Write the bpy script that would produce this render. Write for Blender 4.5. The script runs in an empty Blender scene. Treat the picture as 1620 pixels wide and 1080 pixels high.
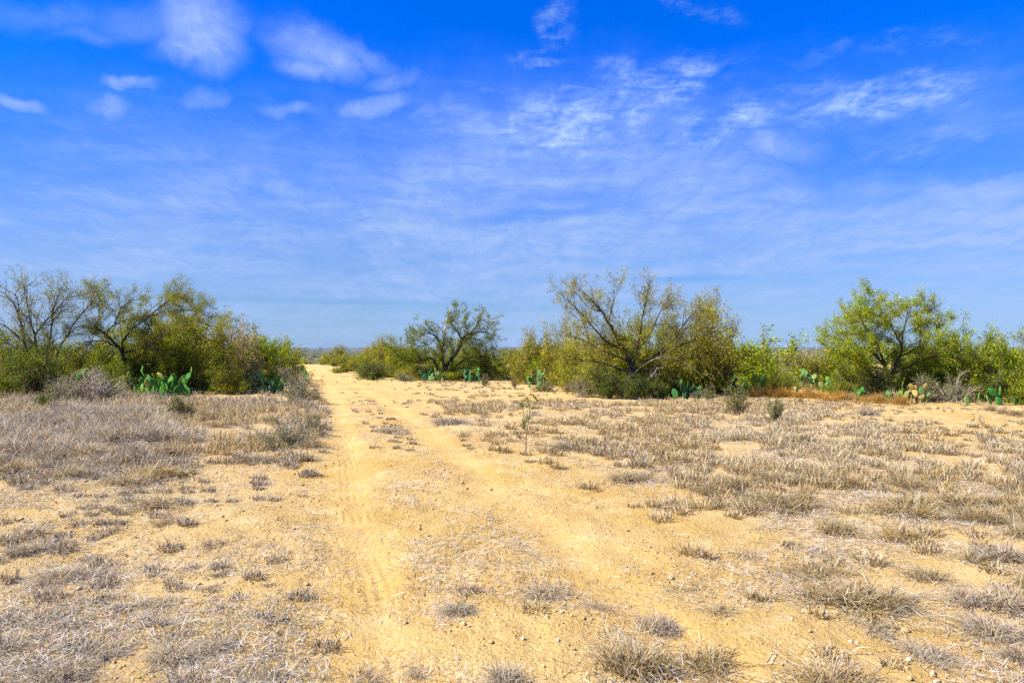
import bpy, math, random
import numpy as np
from math import radians, sin, cos, pi, hypot
from mathutils import Vector, Matrix

SC = bpy.context.scene
COL = SC.collection
RNG = np.random.default_rng(20260)
random.seed(7)

# ------------------------------------------------------------------ camera
CAM_H = 1.70
F = 1080.0                      # focal length in photo pixels (24 mm on 36 mm)
HORIZON = 550.0
cam_d = bpy.data.cameras.new('camera')
cam_d.sensor_width = 36.0
cam_d.lens = 24.0
cam_d.clip_start = 0.05
cam_d.clip_end = 60000.0
cam = bpy.data.objects.new('camera', cam_d)
COL.objects.link(cam)
cam.location = (0, 0, CAM_H)
cam.rotation_euler = (radians(90) + math.atan((HORIZON - 540.0) / F), 0, 0)
SC.camera = cam

# ------------------------------------------------------------------ sun and exposure
SUN_EL = radians(44)
SUN_AZ = radians(-108)          # from +Y towards +X; negative = left of the view, a little behind
SUN_DIR = Vector((sin(SUN_AZ) * cos(SUN_EL), cos(SUN_AZ) * cos(SUN_EL), sin(SUN_EL)))
sun_d = bpy.data.lights.new('sun', 'SUN')
sun_d.energy = 5.0
sun_d.angle = radians(0.53)
sun_d.color = (1.0, 0.92, 0.78)
sun = bpy.data.objects.new('sun', sun_d)
COL.objects.link(sun)
sun.rotation_euler = (-SUN_DIR).to_track_quat('-Z', 'Y').to_euler()
SC.view_settings.view_transform = 'Standard'
SC.view_settings.look = 'None'
SC.view_settings.gamma = 1.0
SC.view_settings.use_curve_mapping = False
SC.view_settings.exposure = 1.38
SC.render.engine = 'CYCLES'
SC.cycles.max_bounces = 6
SC.cycles.transparent_max_bounces = 8
SC.cycles.volume_bounces = 0
SC.cycles.use_denoising = False

# ------------------------------------------------------------------ sky (world)
world = bpy.data.worlds.new('World')
SC.world = world
world.use_nodes = True
WT = world.node_tree
WT.nodes.clear()


class NT:
    """tiny expression helper over a node tree"""
    def __init__(self, tree):
        self.t = tree

    def n(self, kind, **kw):
        nd = self.t.nodes.new(kind)
        for k, v in kw.items():
            setattr(nd, k, v)
        return nd

    def link(self, a, b):
        if hasattr(a, 'is_output') or isinstance(a, bpy.types.NodeSocket):
            self.t.links.new(a, b)
        else:
            b.default_value = a

    def m(self, op, a, b=0.0, c=None, clamp=False):
        nd = self.n('ShaderNodeMath', operation=op, use_clamp=clamp)
        self.link(a, nd.inputs[0])
        self.link(b, nd.inputs[1])
        if c is not None:
            self.link(c, nd.inputs[2])
        return nd.outputs[0]

    def v(self, op, a, b=(0, 0, 0)):
        nd = self.n('ShaderNodeVectorMath', operation=op)
        self.link(a, nd.inputs[0])
        if op == 'SCALE':
            self.link(b, nd.inputs['Scale'])
        else:
            self.link(b, nd.inputs[1])
        return nd.outputs['Value'] if op in ('DOT_PRODUCT', 'LENGTH') else nd.outputs[0]

    def noise(self, vec, scale, detail=4.0, rough=0.55, dist=0.0, color=False):
        nd = self.n('ShaderNodeTexNoise')
        self.link(vec, nd.inputs['Vector'])
        nd.inputs['Scale'].default_value = scale
        nd.inputs['Detail'].default_value = detail
        nd.inputs['Roughness'].default_value = rough
        nd.inputs['Distortion'].default_value = dist
        return nd.outputs['Color'] if color else nd.outputs['Fac']

    def ramp(self, val, a, b, lo=0.0, hi=1.0, smooth=True):
        nd = self.n('ShaderNodeMapRange')
        nd.interpolation_type = 'SMOOTHSTEP' if smooth else 'LINEAR'
        self.link(val, nd.inputs[0])
        nd.inputs[1].default_value = a
        nd.inputs[2].default_value = b
        nd.inputs[3].default_value = lo
        nd.inputs[4].default_value = hi
        return nd.outputs[0]

    def mix(self, fac, a, b, blend='MIX'):
        nd = self.n('ShaderNodeMix', data_type='RGBA', blend_type=blend)
        self.link(fac, nd.inputs['Factor'])
        for val, sk in ((a, nd.inputs[6]), (b, nd.inputs[7])):
            if isinstance(val, tuple) and len(val) == 3:
                val = (*val, 1.0)
            self.link(val, sk)
        return nd.outputs[2]

    def mapping(self, vec, scale=(1, 1, 1), rot=(0, 0, 0), loc=(0, 0, 0)):
        nd = self.n('ShaderNodeMapping')
        self.link(vec, nd.inputs[0])
        nd.inputs['Scale'].default_value = scale
        nd.inputs['Rotation'].default_value = rot
        nd.inputs['Location'].default_value = loc
        return nd.outputs[0]


W = NT(WT)
SKY_STRENGTH = 0.052
sky = W.n('ShaderNodeTexSky', sky_type='NISHITA')
sky.sun_disc = False
sky.sun_elevation = SUN_EL
sky.sun_rotation = SUN_AZ
sky.altitude = 100
sky.air_density = 1.0
sky.dust_density = 0.3
sky.ozone_density = 3.0
tc = W.n('ShaderNodeTexCoord')
D = W.v('NORMALIZE', tc.outputs['Generated'])
sep = W.n('ShaderNodeSeparateXYZ')
W.link(D, sep.inputs[0])
DZ = sep.outputs[2]

# deeper, more saturated blue towards the zenith, a soft lavender blue low down
elev = W.m('MAXIMUM', DZ, 0.0)
tint = W.mix(W.ramp(elev, 0.03, 0.40), (0.36, 0.575, 0.95), (0.0, 0.60, 2.0))
base_sky = W.mix(1.0, sky.outputs[0], tint, 'MULTIPLY')

# cloud layer coordinates (a flat layer overhead)
inv = W.m('DIVIDE', 1.0, W.m('ADD', elev, 0.10))
P = W.v('SCALE', D, inv)
# warped directions for the edges
wn = W.noise(D, 5.0, 5.0, 0.6, color=True)
WD = W.v('ADD', D, W.v('SCALE', W.v('SUBTRACT', wn, (0.5, 0.5, 0.5)), 0.11))
wn2 = W.noise(W.mapping(D, (1.0, 1.0, 2.2), (0, radians(-18), 0)), 14.0, 6.0, 0.65, color=True)
WD2 = W.v('ADD', WD, W.v('SCALE', W.v('SUBTRACT', wn2, (0.5, 0.5, 0.5)), 0.06))


def blob(px, py, rx, ry, rot=0.0, src=None, soft=0.98):
    c = Vector(((px - 810) / F, 1.0, (HORIZON - py) / F)).normalized()
    k = 1.0 / Vector(((px - 810) / F, 1.0, (HORIZON - py) / F)).length
    t1 = Vector((0, 1, 0)).cross(c)
    t1 = c.cross(Vector((0, 0, 1))).normalized()
    t2 = t1.cross(c).normalized()
    a1 = t1 * cos(rot) + t2 * sin(rot)
    a2 = -t1 * sin(rot) + t2 * cos(rot)
    s = src if src is not None else WD
    d = W.v('SUBTRACT', s, tuple(c))
    a = W.v('DOT_PRODUCT', d, tuple(a1 * (F / rx / k)))
    b = W.v('DOT_PRODUCT', d, tuple(a2 * (F / ry / k)))
    r2 = W.m('ADD', W.m('MULTIPLY', a, a), W.m('MULTIPLY', b, b))
    # the deep term keeps the blob from repeating on the far side
    w = W.v('DOT_PRODUCT', d, tuple(c * 4.0))
    r2 = W.m('ADD', r2, W.m('MULTIPLY', w, w))
    return W.m('EXPONENT', W.m('MULTIPLY', W.m('MULTIPLY', r2, r2), -0.55 / soft)) if src is not None else W.m('EXPONENT', W.m('MULTIPLY', W.m('MULTIPLY', r2, W.m('ADD', r2, 2.2)), -0.26))


def addmax(cur, val, gain):
    g = W.m('MULTIPLY', val, gain)
    return g if cur is None else W.m('MAXIMUM', cur, g)


puff = None
for (x, y, rx, ry, rot, g) in [
        (318, 66, 46, 50, 0.2, 0.80), (338, 28, 44, 30, 0.0, 0.60), (292, 96, 44, 20, 0.2, 0.62), (492, 80, 60, 30, -0.25, 0.74), (478, 108, 38, 18, 0, 0.65),
        (556, 78, 52, 15, -0.3, 0.45), (110, 30, 100, 20, 0.1, 0.22), (225, 52, 80, 28, 0.0, 0.26), (150, 62, 60, 12, 0.1, 0.25),
        (194, 140, 36, 11, 0.1, 0.62), (158, 172, 28, 15, 0, 0.48), (315, 166, 34, 14, 0.15, 0.60),
        (22, 160, 40, 12, -0.15, 0.62), (455, 184, 56, 13, 0.1, 0.45), (580, 160, 64, 15, 0.35, 0.62),
        (612, 115, 42, 15, 0.2, 0.45), (690, 162, 52, 15, 0.3, 0.42), (1240, 240, 66, 22, 0.0, 0.55), (430, 295, 120, 16, -0.05, 0.5), (800, 322, 55, 8, 0.1, 0.45)]:
    puff = addmax(puff, blob(x, y, rx, ry, rot), g)

wisp_area = None
for (x, y, rx, ry, rot, g) in [
        (1040, 150, 110, 30, 0.15, 1.0), (920, 180, 150, 40, 0.1, 0.85), (1145, 210, 80, 28, 0.2, 1.0), (1400, 152, 120, 22, 0.12, 1.0), (1280, 155, 60, 20, 0.0, 0.5),
        (862, 88, 42, 9, 0.0, 0.95), (905, 45, 24, 26, 0.7, 0.8), (985, 112, 24, 18, -0.5, 0.8), (1110, 22, 50, 12, -0.3, 0.55), (1380, 75, 120, 10, 0.05, 0.35),
        (1470, 215, 100, 20, 0.2, 0.45), (790, 137, 28, 5, 0, 0.6), (700, 175, 40, 14, 0.1, 0.5)]:
    wisp_area = addmax(wisp_area, blob(x, y, rx, ry, rot, WD2, 0.95), g)
fil = W.noise(W.mapping(P, (2.2, 0.9, 1.0), (0, 0, radians(32))), 3.2, 8.0, 0.72, 0.6)
fil2 = W.noise(W.mapping(D, (1.0, 1.0, 3.4), (0, radians(-16), 0)), 22.0, 7.0, 0.7, 0.5)
wisp = W.m('MULTIPLY', wisp_area, W.ramp(W.m('MULTIPLY', W.m('ADD', fil, fil2), 0.5), 0.40, 0.66), clamp=True)

# thin high veil: thickest in the lower half of the sky, streaked, ragged upper edge
edge_n = W.noise(WD, 2.6, 5.0, 0.6)
hgt = W.m('ADD', W.m('ADD', elev, W.m('MULTIPLY', W.m('SUBTRACT', edge_n, 0.5), 0.24)), W.m('MULTIPLY', W.m('MULTIPLY', sep.outputs[0], sep.outputs[0]), 0.27))
hgt = W.m('ADD', hgt, W.m('MULTIPLY', sep.outputs[0], -0.015))
veil = W.ramp(hgt, 0.43, 0.20)
streak = W.noise(W.mapping(D, (1.2, 1.2, 11.0), (0, radians(4), 0)), 4.0, 6.0, 0.6, 0.4)
streak2 = W.noise(W.mapping(P, (0.5, 1.7, 1.0), (0, 0, radians(-8))), 1.6, 6.0, 0.6, 0.3)
veil = W.m('MULTIPLY', veil, W.ramp(W.m('ADD', W.m('MULTIPLY', streak, 0.6), W.m('MULTIPLY', streak2, 0.4)), 0.34, 0.66, 0.62, 1.05))
# clear blue gap low on the right, fading away towards the horizon haze
gap = W.m('MULTIPLY', blob(1520, 238, 240, 42, -0.12, WD2), 0.75)
veil = W.m('MULTIPLY', veil, W.m('SUBTRACT', 1.0, gap))
bands = None
for (x, y, rx, ry, rot, g) in [(1480, 345, 190, 10, 0.03, 0.35), (1500, 372, 150, 6, 0.02, 0.5), (1450, 318, 180, 8, 0.06, 0.3), (1560, 292, 130, 12, 0.1, 0.35), (1000, 425, 200, 8, 0.02, 0.25)]:
    bands = addmax(bands, blob(x, y, rx, ry, rot, WD2), g)
dark = None
for (x, y, rx, ry, rot, g) in [(1090, 441, 55, 5, 0, 0.5), (560, 478, 240, 4, -0.01, 0.4), (760, 488, 160, 4, 0.0, 0.25), (900, 310, 110, 16, 0.12, 0.25), (850, 340, 120, 10, 0.1, 0.35)]:
    dark = addmax(dark, blob(x, y, rx, ry, rot, D), g)
pn = W.ramp(W.noise(WD2, 13.0, 7.0, 0.66), 0.30, 0.70, 0.42, 1.12)
rip = W.noise(W.mapping(WD, (1.0, 1.0, 7.0), (0, radians(-7), 0)), 11.0, 8.0, 0.68, 0.5)
rip2 = W.noise(W.mapping(P, (2.6, 0.8, 1.0), (0, 0, radians(28))), 2.4, 8.0, 0.7, 0.8)
rr_ = W.ramp(W.m('ADD', W.m('MULTIPLY', rip, 0.5), W.m('MULTIPLY', rip2, 0.5)), 0.38, 0.64, 0.66, 1.18)
cover = W.m('MAXIMUM', W.m('MULTIPLY', W.m('MULTIPLY', veil, rr_), 0.88), W.m('MULTIPLY', W.m('MULTIPLY', puff, 1.45), pn), clamp=True)
cover = W.m('ADD', cover, W.m('MULTIPLY', W.m('MAXIMUM', wisp, bands), 0.62), clamp=True)
thin = W.noise(WD, 9.0, 5.0, 0.6)
cover = W.m('MULTIPLY', cover, W.ramp(thin, 0.2, 0.75, 0.78, 1.12), clamp=True)
cover = W.m('MULTIPLY', cover, W.m('SUBTRACT', 1.0, dark))
cloud_col = W.mix(wisp, (2.95, 4.2, 7.1), (4.6, 6.2, 8.4))
final = W.mix(W.m('MULTIPLY', cover, 0.92), base_sky, cloud_col)
bg = W.n('ShaderNodeBackground')
W.link(final, bg.inputs[0])
bg.inputs[1].default_value = SKY_STRENGTH
wo = W.n('ShaderNodeOutputWorld')
W.link(bg.outputs[0], wo.inputs[0])
world.cycles.sampling_method = 'MANUAL'
world.cycles.sample_map_resolution = 512

# ------------------------------------------------------------------ numeric helpers


def hash2(ix, iy, seed):
    n = (ix.astype(np.int64) * 374761393 + iy.astype(np.int64) * 668265263 + seed * 974711) & 0xffffffff
    n = ((n ^ (n >> 13)) * 1274126177) & 0xffffffff
    n = (n ^ (n >> 16)) & 0xffffff
    return n / float(0xffffff)


def vnoise(x, y, seed=0):
    ix = np.floor(x); iy = np.floor(y)
    fx = x - ix; fy = y - iy
    fx = fx * fx * (3 - 2 * fx); fy = fy * fy * (3 - 2 * fy)
    a = hash2(ix, iy, seed); b = hash2(ix + 1, iy, seed)
    c = hash2(ix, iy + 1, seed); d = hash2(ix + 1, iy + 1, seed)
    return (a * (1 - fx) + b * fx) * (1 - fy) + (c * (1 - fx) + d * fx) * fy - 0.5


def fbm(x, y, octv=4, seed=0, gain=0.5):
    s = 0; a = 1.0
    for o in range(octv):
        s = s + a * vnoise(x * 2 ** o, y * 2 ** o, seed + o * 17)
        a *= gain
    return s


_prof_s = np.array([0, 6, 12, 23, 40, 55, 85, 120, 185, 215, 260, 350, 600, 1500, 5000, 20000.])
_prof_z = np.array([0, 0, -.03, -.30, -.58, -.80, -1.25, -1.75, -2.65, -3.6, -6.0, -10, -16, -20, -20, -20.])
_ls = np.linspace(0, math.log1p(20000), 4000)
_lz = np.interp(np.expm1(_ls), _prof_s, _prof_z)
_k = np.hanning(61); _k /= _k.sum()
_lz = np.convolve(np.pad(_lz, 30, mode='edge'), _k, mode='valid')

_trk_y = np.array([-40, 0, 4.6, 10.2, 23, 37, 55, 80, 120, 150, 185, 240, 400.])
_trk_x = np.array([11.9, 1.19, -.05, -1.56, -4.95, -9.1, -14.8, -23.0, -36.5, -46.0, -55.0, -72.0, -120.])


def track_u(x, y):
    """signed distance across the two-wheel track"""
    c = np.interp(y, _trk_y, _trk_x)
    return (x - c) * 0.962


def height(x, y, detail=True):
    x = np.asarray(x, float); y = np.asarray(y, float)
    s = np.sqrt(np.where(y > 0, y, y * 0.15) ** 2 + (0.6 * x) ** 2)
    z = np.interp(np.log1p(s), _ls, _lz)
    near = np.clip(s / 14.0, 0, 1)
    z = z + near * 0.22 * fbm(x / 16.0, y / 16.0, 2, 5)
    far = np.clip((s - 260) / 500, 0, 1)
    z = z + far * 7.0 * fbm(x / 420.0, y / 420.0, 3, 11)
    hills = np.clip((s - 5500) / 3500, 0, 1)
    z = z + hills * (14 + 40 * fbm(x / 2600.0, y / 2600.0, 3, 23))
    if detail:
        u = track_u(x, y)
        fade = np.clip((260 - s) / 60, 0, 1)
        wob = 0.10 * fbm(y / 3.0, u * 0 + 3.1, 2, 31)
        rut = np.exp(-((np.abs(u + wob) - 0.85) / 0.24) ** 2)
        hump = np.exp(-(u / 0.45) ** 4)
        verge = np.exp(-((np.abs(u + wob) - 1.55) / 0.35) ** 2)
        z = z + fade * (-0.032 * rut + 0.012 * hump + 0.008 * verge)
        rough = fade * (1 - 0.75 * rut)
        z = z + rough * (0.06 * fbm(x / 1.4, y / 1.4, 3, 41) + 0.030 * fbm(x / 0.26, y / 0.26, 3, 43, 0.6))
    return z


CAM_Z = CAM_H + float(height(0., 0., False))
cam.location.z = CAM_Z


def hz(x, y):
    return float(height(np.array([x]), np.array([y]))[0])


def at_depth(px, d):
    """ground point seen in photo column px at depth d"""
    x = (px - 810.0) / F * d
    return x, d, hz(x, d)


def at_row(px, py):
    """ground point under photo pixel (px, py)"""
    ds = np.geomspace(2.2, 260, 900)
    xs = (px - 810.0) / F * ds
    zz = height(xs, ds, False)
    rz = CAM_Z - (py - HORIZON) / F * ds
    below = np.nonzero(rz <= zz)[0]
    d = ds[below[0]] if len(below) else 200.0
    return at_depth(px, float(d))


def to_px(x, y, z):
    return 810 + x / y * F, HORIZON + (CAM_Z - z) / y * F

# ------------------------------------------------------------------ object helpers


def make_mesh(name, verts, tris=None, quads=None, cols=None, smooth=False, mat=None, attrs=None):
    me = bpy.data.meshes.new(name)
    verts = np.asarray(verts, np.float32)
    nt = 0 if tris is None else len(tris)
    nq = 0 if quads is None else len(quads)
    loops = []
    if nt:
        loops.append(np.asarray(tris, np.int32).ravel())
    if nq:
        loops.append(np.asarray(quads, np.int32).ravel())
    loops = np.concatenate(loops)
    me.vertices.add(len(verts))
    me.vertices.foreach_set('co', verts.ravel())
    me.loops.add(len(loops))
    me.loops.foreach_set('vertex_index', loops)
    me.polygons.add(nt + nq)
    starts = np.concatenate([np.arange(nt) * 3, nt * 3 + np.arange(nq) * 4]).astype(np.int32)
    me.polygons.foreach_set('loop_start', starts)
    if smooth:
        me.polygons.foreach_set('use_smooth', np.ones(nt + nq, bool))
    if cols is not None:
        a = me.color_attributes.new('Col', 'FLOAT_COLOR', 'POINT')
        c4 = np.ones((len(verts), 4), np.float32)
        c4[:, :3] = cols
        a.data.foreach_set('color', c4.ravel())
    for k, val in (attrs or {}).items():
        a = me.attributes.new(k, 'FLOAT', 'POINT')
        a.data.foreach_set('value', np.asarray(val, np.float32))
    me.update(calc_edges=True)
    if mat:
        me.materials.append(mat)
    return me


def link(name, data, parent=None, label=None, cat=None, group=None, kind=None):
    o = bpy.data.objects.new(name, data)
    COL.objects.link(o)
    if parent is not None:
        o.parent = parent
    if label:
        o['label'] = label
    if cat:
        o['category'] = cat
    if group:
        o['group'] = group
    if kind:
        o['kind'] = kind
    return o


def thing(name, label, cat, loc, rz=0.0, scale=(1, 1, 1), group=None):
    o = link(name, None, None, label, cat, group)
    o.empty_display_size = 0.2
    o.location = loc
    o.rotation_euler = (0, 0, rz)
    o.scale = scale
    return o


def unit(v):
    return v / np.maximum(np.linalg.norm(v, axis=-1, keepdims=True), 1e-9)


def tubes(lines, sides):
    """lines: list of (pts (k,3), radii (k,)) -> verts, quads"""
    by = {}
    for p, r in lines:
        by.setdefault(len(p), []).append((p, r))
    V, Q, off = [], [], 0
    for k, ls in by.items():
        Pn = np.array([l[0] for l in ls], float)
        R = np.array([l[1] for l in ls], float)
        T = np.empty_like(Pn)
        T[:, 1:-1] = Pn[:, 2:] - Pn[:, :-2]
        T[:, 0] = Pn[:, 1] - Pn[:, 0]
        T[:, -1] = Pn[:, -1] - Pn[:, -2]
        T = unit(T)
        ref = np.where(np.abs(T[:, :1, 2:3]) > 0.9, np.array([1., 0, 0]), np.array([0., 0, 1.]))
        A = unit(np.cross(T, np.broadcast_to(ref, T.shape)))
        B = np.cross(T, A)
        ang = np.arange(sides) * 2 * pi / sides
        ring = (A[:, :, None, :] * np.cos(ang)[None, None, :, None] + B[:, :, None, :] * np.sin(ang)[None, None, :, None])
        vv = Pn[:, :, None, :] + ring * R[:, :, None, None]
        n = len(ls)
        V.append(vv.reshape(-1, 3))
        i = np.arange(n)[:, None, None] * (k * sides) + np.arange(k - 1)[None, :, None] * sides
        j = np.arange(sides)[None, None, :]
        j2 = (j + 1) % sides
        q = np.stack([i + j, i + j2, i + sides + j2, i + sides + j], -1).reshape(-1, 4) + off
        Q.append(q)
        off += n * k * sides
    return np.concatenate(V), np.concatenate(Q)


def leaf_quads(pos, dirv, side, L, Wd, cols):
    """pointed leaves: 4 verts, 2 triangles each, slightly folded"""
    n = len(pos)
    L = L[:, None]; Wd = Wd[:, None]
    mid = pos + dirv * L * 0.5
    nrm = np.cross(dirv, side)
    V = np.empty((n, 4, 3))
    V[:, 0] = pos
    V[:, 1] = mid + side * Wd * 0.5 + nrm * Wd * 0.12
    V[:, 2] = pos + dirv * L
    V[:, 3] = mid - side * Wd * 0.5 + nrm * Wd * 0.12
    b = np.arange(n)[:, None] * 4
    T = np.concatenate([b + np.array([[0, 1, 2]]), b + np.array([[0, 2, 3]])])
    C = np.repeat(cols, 4, axis=0)
    return V.reshape(-1, 3), T, C


def blades(base, dirv, L, Wd, droop, croot, ctip):
    """curved grass blades: 5 verts, 3 triangles each"""
    n = len(base)
    sidev = unit(np.cross(dirv, np.array([0., 0, 1.])) + 1e-4)
    tw = RNG.uniform(-0.8, 0.8, n)[:, None]
    sidev = unit(sidev * np.cos(tw) + np.cross(dirv, sidev) * np.sin(tw))
    L = L[:, None]; Wd = Wd[:, None]; droop = droop[:, None]
    hor = dirv.copy(); hor[:, 2] = 0
    mid = base + dirv * L * 0.52 + np.array([0, 0, 1.]) * L * 0.05
    tip = base + dirv * L * 0.9 + (hor * 0.25 - np.array([0, 0, 1.]) * 0.55) * L * droop
    V = np.empty((n, 5, 3))
    V[:, 0] = base - sidev * Wd * 0.5
    V[:, 1] = base + sidev * Wd * 0.5
    V[:, 2] = mid + sidev * Wd * 0.42
    V[:, 3] = mid - sidev * Wd * 0.42
    V[:, 4] = tip
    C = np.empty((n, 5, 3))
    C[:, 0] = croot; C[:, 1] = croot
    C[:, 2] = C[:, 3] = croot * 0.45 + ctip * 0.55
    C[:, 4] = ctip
    b = np.arange(n)[:, None] * 5
    T = np.concatenate([b + np.array([[0, 1, 2]]), b + np.array([[0, 2, 3]]), b + np.array([[3, 2, 4]])])
    return V.reshape(-1, 3), T, C.reshape(-1, 3)


def pick(cols, w, n, jit=0.18, rng=None):
    rng = rng or RNG
    cols = np.array(cols, float)
    w = np.array(w, float); w /= w.sum()
    c = cols[rng.choice(len(cols), n, p=w)]
    return np.clip(c * (1 + rng.normal(0, jit, (n, 1))) * (1 + rng.normal(0, jit * 0.3, (n, 3))), 0.005, 0.9)

# ------------------------------------------------------------------ materials


def new_mat(name):
    m = bpy.data.materials.new(name)
    m.use_nodes = True
    m.node_tree.nodes.clear()
    t = NT(m.node_tree)
    return m, t


def out(t, sh):
    o = t.n('ShaderNodeOutputMaterial')
    t.t.links.new(sh, o.inputs[0])


def leafy(name, trans=0.35, rough=0.85, spec=0.04, g=0.85):
    m, t = new_mat(name)
    a = t.n('ShaderNodeAttribute'); a.attribute_name = 'Col'
    geo = t.n('ShaderNodeNewGeometry')
    var = t.noise(geo.outputs['Position'], 1.3, 2.0)
    c = t.mix(1.0, a.outputs['Color'], t.mix(var, (0.82 * g, 0.86 * g, 0.8 * g), (1.18 * g, 1.12 * g, 1.1 * g)), 'MULTIPLY')
    p = t.n('ShaderNodeBsdfPrincipled')
    t.link(c, p.inputs['Base Color'])
    p.inputs['Roughness'].default_value = rough
    p.inputs['Specular IOR Level'].default_value = spec
    tr = t.n('ShaderNodeBsdfTranslucent')
    t.link(c, tr.inputs[0])
    mx = t.n('ShaderNodeMixShader')
    mx.inputs[0].default_value = trans
    t.t.links.new(p.outputs[0], mx.inputs[1])
    t.t.links.new(tr.outputs[0], mx.inputs[2])
    out(t, mx.outputs[0])
    return m


M_LEAF = leafy('leaf', 0.36)
M_GRASS = leafy('dry_grass', 0.25, 0.9, 0.05, 0.74)


def bark_mat(name, c1, c2):
    m, t = new_mat(name)
    geo = t.n('ShaderNodeTexCoord')
    n = t.noise(geo.outputs['Object'], 9.0, 5.0, 0.65)
    c = t.mix(t.ramp(n, 0.3, 0.7), c1, c2)
    p = t.n('ShaderNodeBsdfPrincipled')
    t.link(c, p.inputs['Base Color'])
    p.inputs['Roughness'].default_value = 0.9
    p.inputs['Specular IOR Level'].default_value = 0.15
    b = t.n('ShaderNodeBump')
    b.inputs['Strength'].default_value = 0.6
    b.inputs['Distance'].default_value = 0.02
    t.link(t.noise(geo.outputs['Object'], 30.0, 4.0, 0.6), b.inputs['Height'])
    t.link(b.outputs[0], p.inputs['Normal'])
    out(t, p.outputs[0])
    return m


M_BARK = bark_mat('dark_bark', (0.022, 0.017, 0.014), (0.075, 0.058, 0.045))
M_TWIG = bark_mat('twig_bark', (0.12, 0.085, 0.06), (0.24, 0.18, 0.13))
M_PALE = bark_mat('pale_dead_wood', (0.28, 0.24, 0.20), (0.48, 0.42, 0.36))


def soil_mat():
    m, t = new_mat('caliche_soil')
    tcn = t.n('ShaderNodeTexCoord')
    P0 = tcn.outputs['Object']
    au = t.n('ShaderNodeAttribute'); au.attribute_name = 'track_u'
    al = t.n('ShaderNodeAttribute'); al.attribute_name = 'litter'
    afar = t.n('ShaderNodeAttribute'); afar.attribute_name = 'far'
    big = t.noise(P0, 0.45, 5.0, 0.6)
    mid = t.noise(P0, 2.6, 6.0, 0.65)
    fine = t.noise(P0, 24.0, 5.0, 0.7)
    grit = t.noise(P0, 95.0, 3.0, 0.7)
    c = t.mix(t.ramp(big, 0.35, 0.66), (0.56, 0.375, 0.125), (0.66, 0.48, 0.215))
    c = t.mix(t.ramp(mid, 0.50, 0.72, 0, 0.75), c, (0.72, 0.555, 0.31))
    c = t.mix(t.ramp(fine, 0.56, 0.72, 0, 0.55), c, (0.36, 0.225, 0.085))
    c = t.mix(t.ramp(grit, 0.62, 0.74, 0, 0.6), c, (0.72, 0.60, 0.42))
    c = t.mix(t.ramp(grit, 0.36, 0.26, 0, 0.5), c, (0.26, 0.16, 0.07))
    patch = t.ramp(t.noise(P0, 1.15, 6.0, 0.7), 0.52, 0.70)
    c = t.mix(t.m('MULTIPLY', patch, 0.55), c, (0.44, 0.275, 0.075))
    crust = t.ramp(t.noise(t.v('ADD', P0, (31.0, 7.0, 0.0)), 1.7, 6.0, 0.7), 0.54, 0.70)
    c = t.mix(t.m('MULTIPLY', crust, 0.55), c, (0.78, 0.63, 0.40))
    # wheel ruts: finer, yellower dust
    ua = t.m('ABSOLUTE', t.m('ADD', au.outputs['Fac'], t.m('MULTIPLY', t.m('SUBTRACT', mid, 0.5), 0.5)))
    rut = t.ramp(t.m('ABSOLUTE', t.m('SUBTRACT', ua, 0.85)), 0.36, 0.08)
    c = t.mix(t.m('MULTIPLY', rut, 0.42), c, t.mix(fine, (0.50, 0.33, 0.11), (0.60, 0.41, 0.165)))
    # weathered straw dust among the grass
    lit = t.m('MULTIPLY', al.outputs['Fac'], t.ramp(t.noise(P0, 6.0, 6.0, 0.7), 0.36, 0.62))
    c = t.mix(t.m('MULTIPLY', lit, 0.5), c, t.mix(fine, (0.42, 0.345, 0.25), (0.60, 0.515, 0.40)))
    # far plain: green and grey brush country
    fn = t.noise(P0, 0.012, 6.0, 0.7)
    fc = t.mix(t.ramp(fn, 0.35, 0.65), (0.055, 0.075, 0.018), (0.17, 0.13, 0.06))
    c = t.mix(afar.outputs['Fac'], c, fc)
    c = t.mix(1.0, c, (0.77, 0.745, 0.645), 'MULTIPLY')
    p = t.n('ShaderNodeBsdfPrincipled')
    t.link(c, p.inputs['Base Color'])
    p.inputs['Roughness'].default_value = 0.95
    p.inputs['Specular IOR Level'].default_value = 0.1
    # bump: crumbs, small clods, tyre tread grooves in the ruts
    vor = t.n('ShaderNodeTexVoronoi')
    t.link(P0, vor.inputs['Vector'])
    vor.inputs['Scale'].default_value = 26.0
    wand = t.m('ADD', au.outputs['Fac'], t.m('MULTIPLY', t.noise(P0, 0.7, 3.0), 0.16))
    groove = t.m('MULTIPLY', t.m('SINE', t.m('MULTIPLY', wand, 76.0)), t.ramp(t.noise(P0, 5.0, 4.0, 0.7), 0.35, 0.62))
    gr_on = t.m('MULTIPLY', t.ramp(t.m('ABSOLUTE', t.m('ADD', au.outputs['Fac'], 0.88)), 0.24, 0.16), t.ramp(t.noise(P0, 1.1, 3.0), 0.40, 0.60))
    soft = t.m('SUBTRACT', 1.0, t.m('MULTIPLY', rut, 0.5))
    h = t.m('MULTIPLY', t.m('ADD', t.m('MULTIPLY', fine, 0.045), t.m('ADD', t.m('MULTIPLY', grit, 0.014), t.m('MULTIPLY', t.ramp(vor.outputs['Distance'], 0.5, 0.0), 0.008))), soft)
    h = t.m('ADD', h, t.m('MULTIPLY', t.m('MULTIPLY', groove, gr_on), 0.004))
    b = t.n('ShaderNodeBump')
    b.inputs['Strength'].default_value = 0.9
    b.inputs['Distance'].default_value = 1.0
    t.link(h, b.inputs['Height'])
    t.link(b.outputs[0], p.inputs['Normal'])
    out(t, p.outputs[0])
    return m


M_SOIL = soil_mat()


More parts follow.
